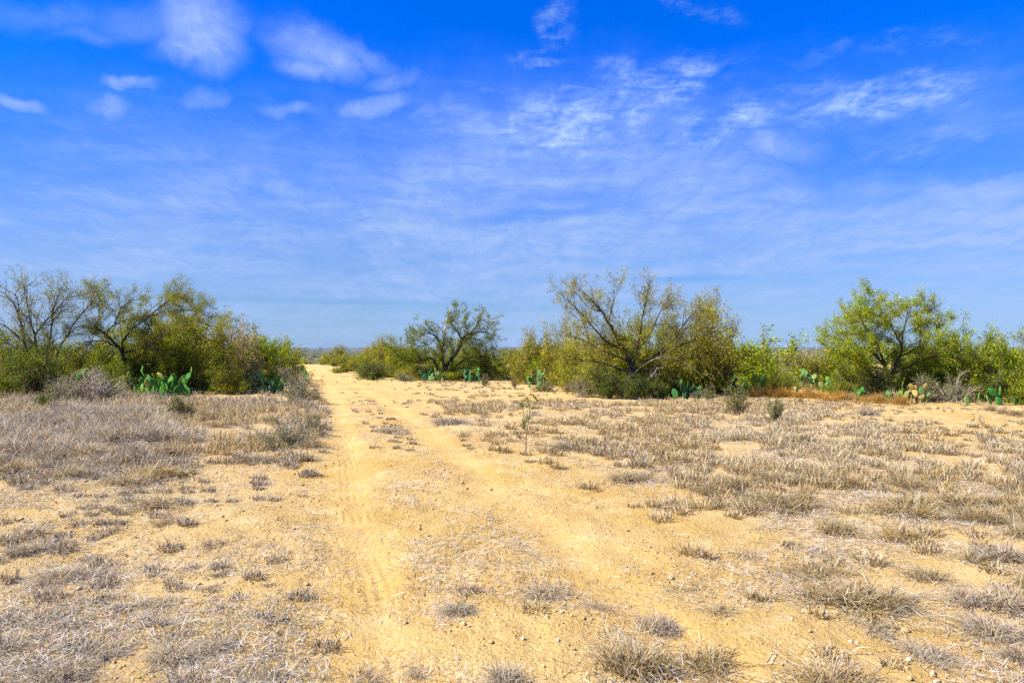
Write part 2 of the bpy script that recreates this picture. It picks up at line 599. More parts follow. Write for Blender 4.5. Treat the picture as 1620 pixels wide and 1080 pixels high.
def stone_mat():
    m, t = new_mat('limestone')
    tcn = t.n('ShaderNodeTexCoord')
    oi = t.n('ShaderNodeNewGeometry')
    n = t.noise(tcn.outputs['Object'], 14.0, 5.0, 0.6)
    c = t.mix(n, (0.32, 0.23, 0.12), (0.62, 0.55, 0.43))
    c = t.mix(t.ramp(oi.outputs['Random Per Island'], 0.12, 0.3), c, t.mix(n, (0.30, 0.19, 0.065), (0.47, 0.33, 0.14)))
    p = t.n('ShaderNodeBsdfPrincipled')
    t.link(c, p.inputs['Base Color'])
    p.inputs['Roughness'].default_value = 0.9
    b = t.n('ShaderNodeBump'); b.inputs['Strength'].default_value = 0.5; b.inputs['Distance'].default_value = 0.01
    t.link(t.noise(tcn.outputs['Object'], 40.0, 4.0), b.inputs['Height'])
    t.link(b.outputs[0], p.inputs['Normal'])
    out(t, p.outputs[0])
    return m


M_STONE = stone_mat()


def pad_mat():
    m, t = new_mat('cactus_pad')
    oi = t.n('ShaderNodeObjectInfo')
    tcn = t.n('ShaderNodeTexCoord')
    n = t.noise(tcn.outputs['Object'], 5.0, 5.0, 0.65)
    n2 = t.noise(tcn.outputs['Object'], 2.2, 3.0, 0.6)
    vor = t.n('ShaderNodeTexVoronoi')
    t.link(tcn.outputs['Object'], vor.inputs['Vector'])
    vor.inputs['Scale'].default_value = 9.0
    c = t.mix(1.0, oi.outputs['Color'], t.mix(n, (0.65, 0.7, 0.65), (1.35, 1.3, 1.3)), 'MULTIPLY')
    c = t.mix(t.ramp(n2, 0.52, 0.72, 0, 0.45), c, (0.22, 0.20, 0.11))
    c = t.mix(t.ramp(vor.outputs['Distance'], 0.24, 0.10, 0, 0.85), c, (0.45, 0.38, 0.24))
    p = t.n('ShaderNodeBsdfPrincipled')
    t.link(c, p.inputs['Base Color'])
    p.inputs['Roughness'].default_value = 0.7
    p.inputs['Specular IOR Level'].default_value = 0.1
    b = t.n('ShaderNodeBump'); b.inputs['Strength'].default_value = 0.5; b.inputs['Distance'].default_value = 0.03
    t.link(n, b.inputs['Height'])
    t.link(b.outputs[0], p.inputs['Normal'])
    out(t, p.outputs[0])
    return m


M_PAD = pad_mat()

# ------------------------------------------------------------------ ground, track, far plain
# grass cover read off the photograph, one digit per 90-pixel column, rows at these photo heights
ROWS = [575, 590, 605, 620, 640, 660, 690, 720, 750, 790, 830, 880, 930, 980, 1030, 1085]
GRID = ["555553155555555555",
        "666663166644444444",
        "888666166444445555",
        "998676046455543334",
        "999787126467863212",
        "999888017578875211",
        "988888004588888633",
        "768653001286888855",
        "867533000135888877",
        "646322000001678888",
        "754332000000246688",
        "764332000100225436",
        "765432132312235337",
        "755432111122222235",
        "775543211043423323",
        "775543112134433334"]
GRID = np.array([[int(c) for c in r] for r in GRID], float) / 9.0


def cover(px, py):
    gx = np.clip((px - 45) / 90.0, 0, 16.999)
    gy = np.interp(py, ROWS, np.arange(len(ROWS)))
    gy = np.clip(gy, 0, len(ROWS) - 1.001)
    ix = gx.astype(int); iy = gy.astype(int)
    fx = gx - ix; fy = gy - iy
    return (GRID[iy, ix] * (1 - fx) + GRID[iy, ix + 1] * fx) * (1 - fy) + (GRID[iy + 1, ix] * (1 - fx) + GRID[iy + 1, ix + 1] * fx) * fy


def build_ground():
    r = [0.0, 0.6]
    while r[-1] < 26000:
        q = 1.0125 if r[-1] < 45 else (1.03 if r[-1] < 240 else 1.08)
        r.append(r[-1] * q)
    r = np.array(r[1:])
    fwd = np.arange(-52, 52, 0.2)
    rest = np.arange(52, 308, 4.0)
    ang = np.radians(np.concatenate([fwd, rest]))
    na, nr = len(ang), len(r)
    A, R = np.meshgrid(ang, r)
    X = R * np.sin(A); Y = R * np.cos(A)
    Z = height(X, Y)
    V = np.stack([X, Y, Z], -1).reshape(-1, 3)
    V = np.concatenate([V, [[0, 0, hz(0, 0)]]])
    u = track_u(V[:, 0], V[:, 1])
    Rf = np.append(R.ravel(), 0)
    u = np.where(Rf < 260, u, 9.0)
    front = V[:, 1] > 1.5
    px, py = to_px(V[:, 0], np.maximum(V[:, 1], 1.5), V[:, 2])
    lit = np.where(front & (Rf < 120), cover(px, np.clip(py, 575, 1085)), 0.35)
    lit = np.where(np.abs(u) < 1.2, lit * 0.3, lit)
    far = np.clip((Rf - 215) / 60, 0, 1)
    i = np.arange(nr - 1)[:, None] * na + np.arange(na)[None, :]
    i2 = np.arange(nr - 1)[:, None] * na + (np.arange(na)[None, :] + 1) % na
    Q = np.stack([i, i + na, i2 + na, i2], -1).reshape(-1, 4)
    cen_u = np.abs(u[Q].mean(1)); cen_r = Rf[Q].mean(1)
    cap = np.stack([np.full(na, len(V) - 1), np.arange(na), (np.arange(na) + 1) % na], -1)

    def sub(quads, tris, name, label):
        idx = np.unique(np.concatenate([quads.ravel(), tris.ravel()]) if tris is not None else quads.ravel())
        mp = np.zeros(len(V), np.int32); mp[idx] = np.arange(len(idx))
        me = make_mesh(name, V[idx], None if tris is None else mp[tris], mp[quads], smooth=True, mat=M_SOIL,
                       attrs={'track_u': u[idx], 'litter': lit[idx], 'far': far[idx]})
        return link(name, me, kind='structure', label=label)
    trk = (cen_u < 1.35) & (cen_r < 240)
    farq = cen_r > 240
    sub(Q[trk], None, 'dirt_track', 'two-rut sandy dirt track running away through dry grass')
    sub(Q[~trk & ~farq], cap, 'ground', 'pale caliche ground with dry grass on both sides of the track')
    sub(Q[farq], None, 'far_plain', 'hazy brush-covered plain beyond the end of the track')


build_ground()

# ------------------------------------------------------------------ trees and shrubs
C_OLIVE = (0.25, 0.275, 0.010)
C_GREEN = (0.17, 0.26, 0.014)
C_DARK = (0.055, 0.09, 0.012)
C_YELL = (0.42, 0.39, 0.014)
C_GOLD = (0.44, 0.335, 0.04)
C_STRAW = (0.46, 0.36, 0.19)
C_BRIGHT = (0.35, 0.48, 0.018)
C_GREY = (0.21, 0.21, 0.10)
C_RUST = (0.20, 0.09, 0.03)

PAL = {
    'green': ([C_OLIVE, C_GREEN, C_DARK, C_YELL], [3, 4, 2, 1]),
    'olive': ([C_OLIVE, C_GREEN, C_YELL, C_GOLD], [4, 2, 2, 1]),
    'gold': ([C_OLIVE, C_YELL, C_GOLD, C_STRAW, C_GREEN], [4, 2, 3, 1, 1.5]),
    'bright': ([C_BRIGHT, C_GREEN, C_YELL, C_OLIVE], [4, 3, 1, 2]),
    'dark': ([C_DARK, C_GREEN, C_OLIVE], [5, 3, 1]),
    'yellow': ([C_YELL, C_OLIVE, C_GREEN, C_BRIGHT], [3, 4, 2.5, 1]),
    'straw': ([C_STRAW, C_GOLD, C_OLIVE, C_GREY], [3, 3, 3, 1]),
    'grey': ([C_GREY, C_OLIVE, C_STRAW, C_DARK], [5, 2, 1, 2]),
    'dead': ([C_STRAW, C_GREY, (0.26, 0.17, 0.09)], [2, 3, 3]),
    'rust': ([C_RUST, (0.24, 0.13, 0.07), C_GREY], [3, 2, 1]),
}


def bend(rng, p0, dirv, length, k, wig, up):
    """a wandering branch of k points"""
    pts = [p0]
    d = dirv.copy()
    st = length / (k - 1)
    for _ in range(k - 1):
        d = d + rng.normal(0, wig, 3)
        d[2] += up
        d /= np.linalg.norm(d) + 1e-9
        pts.append(pts[-1] + d * st)
    return np.array(pts)


def grow(rng, limbs, step=(0.25, 0.16, 0.12), lens=((0.6, 1.5), (0.3, 0.7), (0.14, 0.34)), spread=0.75, wig=0.16, up=0.05, rr=(0.012, 0.006, 0.0035), t0=0.2, ks=(5, 4, 3)):
    """limbs: list of (pts, r0, r1). Every branch carries side branches in proportion to its length.
    returns per-level list of (pts, radii)"""
    out_l = [[] for _ in range(len(step) + 1)]
    cur = []
    for pts, r0, r1 in limbs:
        pts = np.asarray(pts, float)
        out_l[0].append((pts, np.linspace(r0, r1, len(pts))))
        cur.append((pts, r0, r1, np.linalg.norm(np.diff(pts, axis=0), axis=1).sum()))
    for lv in range(len(step)):
        nxt = []
        k = ks[lv]
        for pts, r0, r1, L in cur:
            n = max(1, int(L * (1 - t0) / step[lv] * rng.uniform(0.75, 1.25) + rng.random()))
            seg = len(pts) - 1
            for t in rng.uniform(t0, 1.0, n):
                f = t * seg
                i = min(int(f), seg - 1)
                p = pts[i] + (pts[i + 1] - pts[i]) * (f - i)
                tan = pts[i + 1] - pts[i]
                tan = tan / (math.sqrt(tan.dot(tan)) + 1e-9)
                rv = rng.normal(0, 1, 3)
                rv -= tan * rv.dot(tan)
                rv /= math.sqrt(rv.dot(rv)) + 1e-9
                d = tan + rv * spread * rng.uniform(0.6, 1.5)
                d[2] += up * 3
                d /= math.sqrt(d.dot(d))
                l2 = rng.uniform(*lens[lv]) * (1.2 - (0.75 if lv == 0 else 0.45) * t)
                ra = min((r0 + (r1 - r0) * t) * 0.7, rr[lv])
                q = bend(rng, p, d, l2, k, wig, up)
                out_l[lv + 1].append((q, np.linspace(ra, ra * 0.45, k)))
                nxt.append((q, ra, ra * 0.45, l2))
        cur = nxt
    return out_l


def leaves_on(rng, lines, n, L=(0.06, 0.12), wd=0.3, pal='olive', droop=0.5, scatter=0.05, tmin=0.15, clump=1):
    by = {}
    for p, r in lines:
        by.setdefault(len(p), []).append(p)
    pts = []
    ks = list(by)
    tot = sum(len(by[k]) for k in ks)
    V, T, C, off = [], [], [], 0
    for k in ks:
        A = np.array(by[k])
        m = int(n * len(A) / tot)
        nb = max(1, m // clump)
        ln = np.linalg.norm(A[:, -1] - A[:, 0], axis=1) * rng.lognormal(0, 0.7, len(A))
        btone = rng.normal(0, 0.2, len(A))
        bi = rng.choice(len(A), nb, p=ln / ln.sum())
        t = rng.uniform(tmin, 1.0, nb) * (k - 1)
        i = np.minimum(t.astype(int), k - 2)
        f = (t - i)[:, None]
        pos = A[bi, i] * (1 - f) + A[bi, i + 1] * f
        tan = unit(A[bi, i + 1] - A[bi, i])
        tone = btone[bi][:, None] + rng.normal(0, 0.12, (nb, 1))
        cc = pick(*PAL[pal], nb, 0.12, rng)
        pos = np.repeat(pos, clump, 0); tan = np.repeat(tan, clump, 0); tone = np.repeat(tone, clump, 0); cc = np.repeat(cc, clump, 0)
        m = len(pos)
        pos = pos + rng.normal(0, scatter, (m, 3))
        d = unit(tan * 0.5 + rng.normal(0, 0.75, (m, 3)) + np.array([0, 0, -droop]))
        s = unit(np.cross(d, rng.normal(0, 1, (m, 3))))
        ll = rng.uniform(L[0], L[1], m)
        c = np.clip(cc * (1 + tone + rng.normal(0, 0.1, (m, 1))), 0.004, 0.8)
        v, tr, c4 = leaf_quads(pos, d, s, ll, ll * wd, c)
        V.append(v); T.append(tr + off); C.append(c4); off += len(v)
    return np.concatenate(V), np.concatenate(T), np.concatenate(C)


def px_limb(pts, d, base, rng, depth_amp, smooth_k=3):
    """a limb traced over the photo at distance d, given its own depth; local to base"""
    res = []
    n = len(pts)
    dy = 0.0
    slope = rng.uniform(-1, 1) * depth_amp
    for i, (x, y) in enumerate(pts):
        yy = d + slope * (i / max(1, n - 1)) + rng.normal(0, 0.05)
        res.append(((x - 810) / F * yy, yy, CAM_Z + (HORIZON - y) / F * yy))
    P0 = np.array(res) - np.array(base)
    # subdivide smoothly
    for _ in range(2):
        mid = (P0[:-1] + P0[1:]) / 2 + rng.normal(0, 0.018, (len(P0) - 1, 3))
        Pn = np.empty((len(P0) * 2 - 1, 3)); Pn[0::2] = P0; Pn[1::2] = mid
        Pn[2:-2:2] = Pn[2:-2:2] * 0.5 + (Pn[1:-3:2] + Pn[3:-1:2]) * 0.25
        P0 = Pn
    return P0


def traced_tree(name, label, cat, px, d, limbs, pal, n_leaf, seed, depth_amp=1.2, k=1.0, twig_mat=None, leafL=(0.07, 0.14), dead_limbs=(), droop=0.5, up=0.04, group=None, spread=0.75, pal2=None, wd=0.3, zs=0.92, xs=0.97):
    rng = np.random.default_rng(seed)
    x, y, z = at_depth(px, d)
    base = (x, y, z)
    root = thing(name, label, cat, base, group=group)
    L = []
    for i, (pts, r0, r1) in enumerate(limbs):
        pts = [(px + (a_ - px) * xs, HORIZON + (CAM_Z - z) / d * F - (HORIZON + (CAM_Z - z) / d * F - b_) * zs) for a_, b_ in pts]
        L.append((px_limb(pts, d, base, rng, depth_amp if i else 0.2), r0 * (0.72 if i else 0.95), r1 * 0.8))
    lv = [[], [], [], []]
    for i, one in enumerate(L):
        g = grow(rng, [one], (0.20 * k, 0.19 * k, 0.15 * k), ((0.6 * k, 1.7 * k), (0.35 * k, 0.85 * k), (0.16 * k, 0.4 * k)), spread=spread, up=up, rr=(0.013 * k, 0.007 * k, 0.0045 * k), t0=0.08 if i else 0.2)
        v, q = tubes(g[0], 7)
        v1, q1 = tubes(g[1], 5)
        nm = 'limb' if i else 'trunk'
        link(nm, make_mesh(nm, np.concatenate([v, v1]), None, np.concatenate([q, q1 + len(v)]), smooth=True, mat=M_BARK), root)
        for j in range(4):
            lv[j] += g[j]
    v2, q2 = tubes(lv[2] + lv[3], 3)
    link('twigs', make_mesh('twigs', v2, None, q2, smooth=True, mat=twig_mat or M_TWIG), root, kind='stuff')
    parts = [leaves_on(rng, lv[3], int(n_leaf * 0.72), leafL, wd, pal, droop, 0.06, 0.1, clump=3),
             leaves_on(rng, lv[1], int(n_leaf * 0.08), leafL, wd, pal2 or pal, droop, 0.10, 0.1, clump=3),
             leaves_on(rng, lv[2], int(n_leaf * 0.2), leafL, wd, pal2 or pal, droop, 0.05, 0.3, clump=3)]
    V, T, C, off = [], [], [], 0
    for a, b, c in parts:
        V.append(a); T.append(b + off); C.append(c); off += len(a)
    link('crown', make_mesh('crown', np.concatenate(V), np.concatenate(T), None, np.concatenate(C), mat=M_LEAF), root, kind='stuff')
    for pts, r0, r1 in dead_limbs:
        dl = [(px_limb(pts, d - 0.3, base, rng, depth_amp * 0.4), r0, r1)]
        dv = grow(rng, dl, (0.3, 0.2), ((0.3, 0.9), (0.15, 0.4)), spread=0.8, up=0.02)
        vv, qq = tubes(dv[0] + [], 5)
        v3, q3 = tubes(dv[1] + dv[2], 3)
        link('dead_limb', make_mesh('dead_limb', np.concatenate([vv, v3]), None, np.concatenate([qq, q3 + len(vv)]), smooth=True, mat=M_PALE), root, label='bare grey dead limb')
    return root


# --- the five mesquites
traced_tree('mesquite_tree', 'half-bare dark-stemmed mesquite at the far left edge of the brush', 'tree', 58, 30.0, [
    ([(48, 618), (44, 556), (38, 530), (30, 492), (20, 462), (0, 447)], 0.085, 0.02),
    ([(38, 530), (33, 500), (27, 470), (24, 445), (36, 424)], 0.05, 0.012),
    ([(56, 618), (57, 548), (55, 522), (48, 500), (41, 470), (42, 440)], 0.09, 0.015),
    ([(55, 522), (72, 500), (88, 482), (108, 455), (124, 442)], 0.055, 0.012),
    ([(72, 618), (76, 548), (82, 515), (84, 488), (92, 455), (98, 438)], 0.07, 0.012),
    ([(80, 618), (90, 548), (106, 524), (124, 490), (144, 472), (158, 450)], 0.075, 0.014),
    ([(36, 532), (16, 512), (-8, 498), (-30, 490)], 0.045, 0.012),
    ([(44, 556), (20, 540), (-10, 525), (-35, 515)], 0.045, 0.012),
    ([(106, 524), (118, 512), (130, 505), (142, 500)], 0.035, 0.01)],
    'olive', 17000, 101, 1.3, leafL=(0.035, 0.085))

traced_tree('mesquite_tree', 'leaning mesquite with long arched limbs, second from the left', 'tree', 200, 31.0, [
    ([(200, 612), (197, 552), (183, 541), (168, 517), (150, 510), (138, 503)], 0.085, 0.02),
    ([(168, 517), (180, 502), (205, 494), (240, 487), (268, 481), (305, 478), (335, 484)], 0.045, 0.010),
    ([(195, 552), (193, 530), (205, 515), (228, 498), (250, 478), (272, 458), (290, 446)], 0.07, 0.013),
    ([(186, 543), (165, 530), (136, 532), (106, 541)], 0.05, 0.014),
    ([(150, 510), (158, 490), (152, 470), (158, 452)], 0.045, 0.01),
    ([(180, 502), (190, 480), (205, 462), (215, 455)], 0.04, 0.01),
    ([(240, 487), (262, 465), (285, 452), (300, 462)], 0.04, 0.01),
    ([(268, 481), (300, 492), (335, 505), (355, 512)], 0.045, 0.01),
    ([(197, 552), (230, 545), (262, 520), (300, 505)], 0.06, 0.012)],
    'olive', 44000, 102, 1.4, k=0.9, leafL=(0.035, 0.085))

traced_tree('mesquite_tree', 'spreading mesquite with twisted dark limbs and one pale dead limb', 'tree', 702, 50.5, [
    ([(703, 604), (704, 578), (716, 562), (729, 545), (731, 530), (745, 521), (762, 516), (776, 522)], 0.19, 0.03),
    ([(731, 530), (722, 514), (712, 502), (718, 496)], 0.10, 0.02),
    ([(702, 600), (701, 560), (697, 540), (690, 526), (678, 519), (664, 523)], 0.15, 0.03),
    ([(700, 600), (688, 568), (678, 561), (664, 568), (650, 572), (644, 558), (647, 546)], 0.14, 0.03),
    ([(664, 568), (648, 570), (632, 562), (622, 552)], 0.08, 0.02),
    ([(731, 535), (742, 528), (756, 530), (772, 540)], 0.08, 0.02),
    ([(706, 598), (724, 573), (744, 561), (766, 559), (784, 563)], 0.11, 0.02),
    ([(745, 521), (756, 505), (764, 496), (771, 500)], 0.06, 0.015),
    ([(690, 526), (680, 540), (660, 545), (642, 535)], 0.06, 0.015)],
    'green', 46000, 103, 2.0, k=1.25, leafL=(0.05, 0.12),
    dead_limbs=[([(702, 560), (702, 538), (705, 515), (707, 503), (712, 492), (711, 486)], 0.09, 0.02), ([(704, 530), (697, 520), (690, 512), (688, 511)], 0.05, 0.012)])

traced_tree('mesquite_tree', 'largest mesquite, yellowing open crown, black forked trunk, right of the track', 'tree', 996, 27.5, [
    ([(996, 632), (998, 600), (1001, 576), (994, 562), (985, 545), (975, 526), (962, 500), (950, 480), (938, 464), (920, 446)], 0.15, 0.016),
    ([(962, 500), (966, 478), (972, 458), (970, 444)], 0.04, 0.01),
    ([(985, 545), (960, 536), (940, 512), (915, 485), (898, 462), (880, 448)], 0.06, 0.012),
    ([(994, 566), (960, 552), (925, 532), (900, 520), (874, 512)], 0.06, 0.012),
    ([(1001, 580), (1008, 550), (1013, 520), (1017, 488), (1022, 460), (1028, 434)], 0.07, 0.012),
    ([(1010, 545), (1032, 518), (1042, 488), (1052, 465), (1066, 456)], 0.055, 0.011),
    ([(1004, 584), (1040, 555), (1075, 520), (1108, 492), (1140, 466)], 0.045, 0.010),
    ([(1040, 555), (1085, 535), (1125, 518), (1156, 505)], 0.055, 0.011),
    ([(1075, 520), (1085, 500), (1100, 482), (1112, 474)], 0.04, 0.01),
    ([(1002, 590), (1050, 572), (1095, 560), (1140, 556)], 0.035, 0.010),
    ([(998, 588), (965, 572), (930, 566), (890, 560)], 0.06, 0.012),
    ([(950, 480), (936, 478), (912, 455), (905, 446)], 0.04, 0.01)],
    'gold', 52000, 104, 1.6, k=0.92, leafL=(0.035, 0.085), pal2='olive',
    dead_limbs=[([(1004, 590), (1030, 566), (1062, 562), (1090, 575), (1110, 596)], 0.012, 0.005), ([(1003, 592), (1012, 605), (1020, 618), (1034, 612)], 0.02, 0.008),
                ([(1000, 600), (1024, 604), (1034, 590), (1040, 580)], 0.02, 0.008)])

traced_tree('mesquite_tree', 'round full green mesquite over cacti at the right treeline', 'tree', 1405, 26.5, [
    ([(1408, 640), (1408, 600), (1402, 572), (1380, 552), (1350, 540), (1318, 528), (1296, 520)], 0.10, 0.014),
    ([(1408, 600), (1418, 572), (1432, 556), (1428, 532), (1412, 508), (1402, 490)], 0.09, 0.012),
    ([(1432, 556), (1460, 543), (1482, 524), (1500, 508)], 0.055, 0.011),
    ([(1428, 540), (1436, 510), (1442, 488), (1448, 470)], 0.05, 0.01),
    ([(1402, 572), (1382, 535), (1362, 505), (1352, 488)], 0.055, 0.011),
    ([(1380, 552), (1360, 530), (1336, 505), (1325, 498)], 0.045, 0.01),
    ([(1412, 508), (1396, 488), (1380, 478), (1372, 470)], 0.04, 0.01),
    ([(1460, 543), (1472, 512), (1476, 492), (1480, 480)], 0.04, 0.01),
    ([(1402, 580), (1360, 572), (1325, 556), (1300, 545)], 0.055, 0.012),
    ([(1410, 590), (1450, 572), (1490, 556), (1512, 545)], 0.055, 0.012)],
    'bright', 72000, 105, 1.5, k=0.86, xs=0.86, leafL=(0.035, 0.085), pal2='olive')


# --- shrubs: a few grown kinds, reused at their own sizes
def shrub_proto(seed, pal, n_stem, n_leaf, shape, leafL, twig=0, wd=0.4, step=(0.075, 0.045), lens=((0.20, 0.42), (0.09, 0.20)), droop=0.1, spread=0.85, rx=0.62, scat=0.03):
    """unit shrub: about 1 m high and 1 m wide.  shape: (low angle, high angle) of the stems in degrees from upright"""
    rng = np.random.default_rng(seed)
    limbs = []
    for i in range(n_stem):
        th = radians(rng.uniform(*shape))
        ph = rng.uniform(0, 2 * pi)
        d = np.array([sin(th) * cos(ph), sin(th) * sin(ph), cos(th)])
        ln = rng.uniform(0.45, 1.0) / math.sqrt((sin(th) / rx) ** 2 + cos(th) ** 2)
        p0 = np.array([rng.normal(0, 0.06), rng.normal(0, 0.06), -0.03])
        limbs.append((bend(rng, p0, d, ln, 6, 0.12, 0.02), 0.013, 0.004))
    lv = grow(rng, limbs, step, lens, spread=spread, up=0.015, rr=(0.006, 0.003), t0=0.15, ks=(4, 3))
    v, q = tubes(lv[0] + lv[1], 4)
    tw = sum(lv[2:], [])
    v2, q2 = tubes(tw, 3)
    m = M_PALE if twig == 1 else M_TWIG
    stems = make_mesh('stems', np.concatenate([v, v2]), None, np.concatenate([q, q2 + len(v)]), smooth=True, mat=m)
    V, T, C = leaves_on(rng, tw + lv[1], n_leaf, leafL, wd, pal, droop, scat, 0.05, clump=2)
    fol = make_mesh('foliage', V, T, None, C, mat=M_LEAF)
    allv = np.concatenate([V, v2])
    hgt = np.percentile(allv[:, 2], 99.5)
    wid = np.percentile(np.abs(allv[:, :2]), 98.5) * 2
    return stems, fol, hgt, wid


PROTO = {}


def protos(key, n, **kw):
    PROTO[key] = [shrub_proto(1000 + 37 * i + sum(map(ord, key)), **kw) for i in range(n)]


protos('olive', 3, pal='olive', n_stem=17, n_leaf=15525, shape=(5, 84), leafL=(0.018, 0.041))
protos('yellow', 3, pal='yellow', n_stem=17, n_leaf=16875, shape=(5, 85), leafL=(0.016, 0.037))
protos('gold', 2, pal='gold', n_stem=17, n_leaf=15525, shape=(5, 85), leafL=(0.016, 0.037))
protos('bright', 2, pal='bright', n_stem=17, n_leaf=14850, shape=(3, 74), leafL=(0.018, 0.041))
protos('green', 3, pal='green', n_stem=18, n_leaf=16875, shape=(3, 80), leafL=(0.018, 0.039))
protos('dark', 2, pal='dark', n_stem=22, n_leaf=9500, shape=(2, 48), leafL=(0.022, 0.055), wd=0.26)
protos('grey', 2, pal='grey', n_stem=17, n_leaf=5200, shape=(5, 78), leafL=(0.02, 0.042), twig=1)
protos('dead', 2, pal='dead', n_stem=22, n_leaf=2600, shape=(5, 85), leafL=(0.018, 0.04), twig=1)
protos('straw', 1, pal='straw', n_stem=17, n_leaf=7500, shape=(3, 60), leafL=(0.022, 0.045), twig=1)
protos('rust', 1, pal='rust', n_stem=9, n_leaf=900, shape=(5, 50), leafL=(0.03, 0.06), step=(0.12, 0.09))
protos('sage', 2, pal='grey', n_stem=13, n_leaf=3600, shape=(4, 60), leafL=(0.03, 0.06), step=(0.10, 0.07))
_use = {}


def shrub(kind, px, d, w_px, top, label, cat='shrub', name='shrub', group=None, row=None, dz=0.0):
    """a shrub centred on photo column px, d metres away (or on photo row), w_px wide, its top at photo row `top`"""
    if row is not None:
        x, y, z = at_row(px, row)
        d = y
    else:
        x, y, z = at_depth(px, d)
    k = _use.get(kind, 0); _use[kind] = k + 1
    st, fo, hg, wi = PROTO[kind][k % len(PROTO[kind])]
    h = CAM_Z + (HORIZON - top) / F * d - z
    sx = w_px / F * d / wi
    root = thing(name, label, cat, (x, y, z - 0.02 + dz), RNG.uniform(0, 6.28), (sx * 1.15, sx * 1.15, h / hg), group)
    link('stems', st, root)
    link('foliage', fo, root, kind='stuff')
    return root


G_L = 'brush along the left of the track'
G_R = 'brush of the right treeline'
for a in [
    ('green', 36, 31.5, 110, 520, 'green thicket filling the lower crown of the half-bare mesquite'),
    ('olive', 132, 32.5, 110, 516, 'olive thicket between the crowns of the two left mesquites'),
    ('yellow', 205, 34, 110, 510, 'yellow-green thicket behind the trunk of the leaning mesquite'),
    ('olive', 280, 36, 120, 490, 'tall olive thicket at the back of the left brush, under the longest arched limb'),
    # left wall of brush, from the edge of the frame to the end of the track
    ('green', 8, 29, 85, 538, 'dark green shrub under the half-bare mesquite, cut by the left edge'),
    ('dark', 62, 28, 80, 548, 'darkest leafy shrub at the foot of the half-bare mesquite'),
    ('olive', 118, 29.5, 90, 540, 'olive shrub filling the gap between the two left mesquites'),
    ('green', 165, 29, 80, 552, 'dull green shrub below the arched limbs of the leaning mesquite'),
    ('yellow', 250, 32, 110, 492, 'bright yellow-green bush growing through the crown of the leaning mesquite'),
    ('yellow', 305, 34, 105, 502, 'yellow-leaved bush just right of the leaning mesquite'),
    ('green', 215, 31.5, 90, 545, 'deep green bush right behind the large left cactus'),
    ('olive', 285, 32, 90, 540, 'shaded olive bush above the right end of the large left cactus'),
    ('gold', 345, 36, 95, 506, 'golden bush with fine bare tips in the middle of the left brush'),
    ('straw', 388, 39, 60, 506, 'pale twiggy bush standing above the left brush line'),
    ('yellow', 372, 42, 85, 532, 'broad yellow bush below the pale twiggy tips'),
    ('bright', 408, 43, 80, 524, 'fresh green bush near the far end of the left brush'),
    ('yellow', 432, 48, 76, 533, 'rounded yellow-green bush second from the end of the left brush'),
    ('olive', 452, 54, 62, 538, 'rounded olive bush that ends the left brush beside the track'),
    ('dead', 437, 46, 46, 562, 'brown leafless bush at the foot of the rounded end bushes'),
    ('green', 340, 38, 70, 555, 'dark low bush behind the small shaded cactus'),
    ('olive', 395, 42, 60, 560, 'low olive bush above the small cactus pair by the track'),
]:
    shrub(a[0], a[1], a[2], a[3], a[4], a[5], group=G_L)
for a in [
    ('dead', 150, 24.5, 105, 580, 'wide grey-brown dead bush in front of the leaning mesquite'),
    ('olive', 200, 25.5, 52, 600, 'low olive bush against the left end of the large cactus'),
    ('grey', 95, 22.5, 62, 600, 'pale grey-green shrublet right of the dirt mound'),
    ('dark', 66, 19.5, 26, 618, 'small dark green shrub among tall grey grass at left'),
    ('olive', 362, 31, 62, 576, 'brown-olive rounded bush right of the large left cactus'),
    ('grey', 108, 24, 60, 585, 'twiggy grey bush behind the dirt mound'),
]:
    shrub(a[0], a[1], a[2], a[3], a[4], a[5], group='low shrubs in front of the left brush')
shrub('sage', 284, 0, 56, 622, 'loose feathery green shrub below the right side of the large left cactus', row=664)
shrub('grey', 478, 0, 72, 586, 'twiggy olive bush leaning over the left rut, near the track', row=640)
shrub('grey', 448, 0, 90, 656, 'low dull olive shrub in the dry grass left of the track', row=706)
shrub('grey', 492, 0, 46, 650, 'grey-green shrub at the very edge of the left rut', row=690)

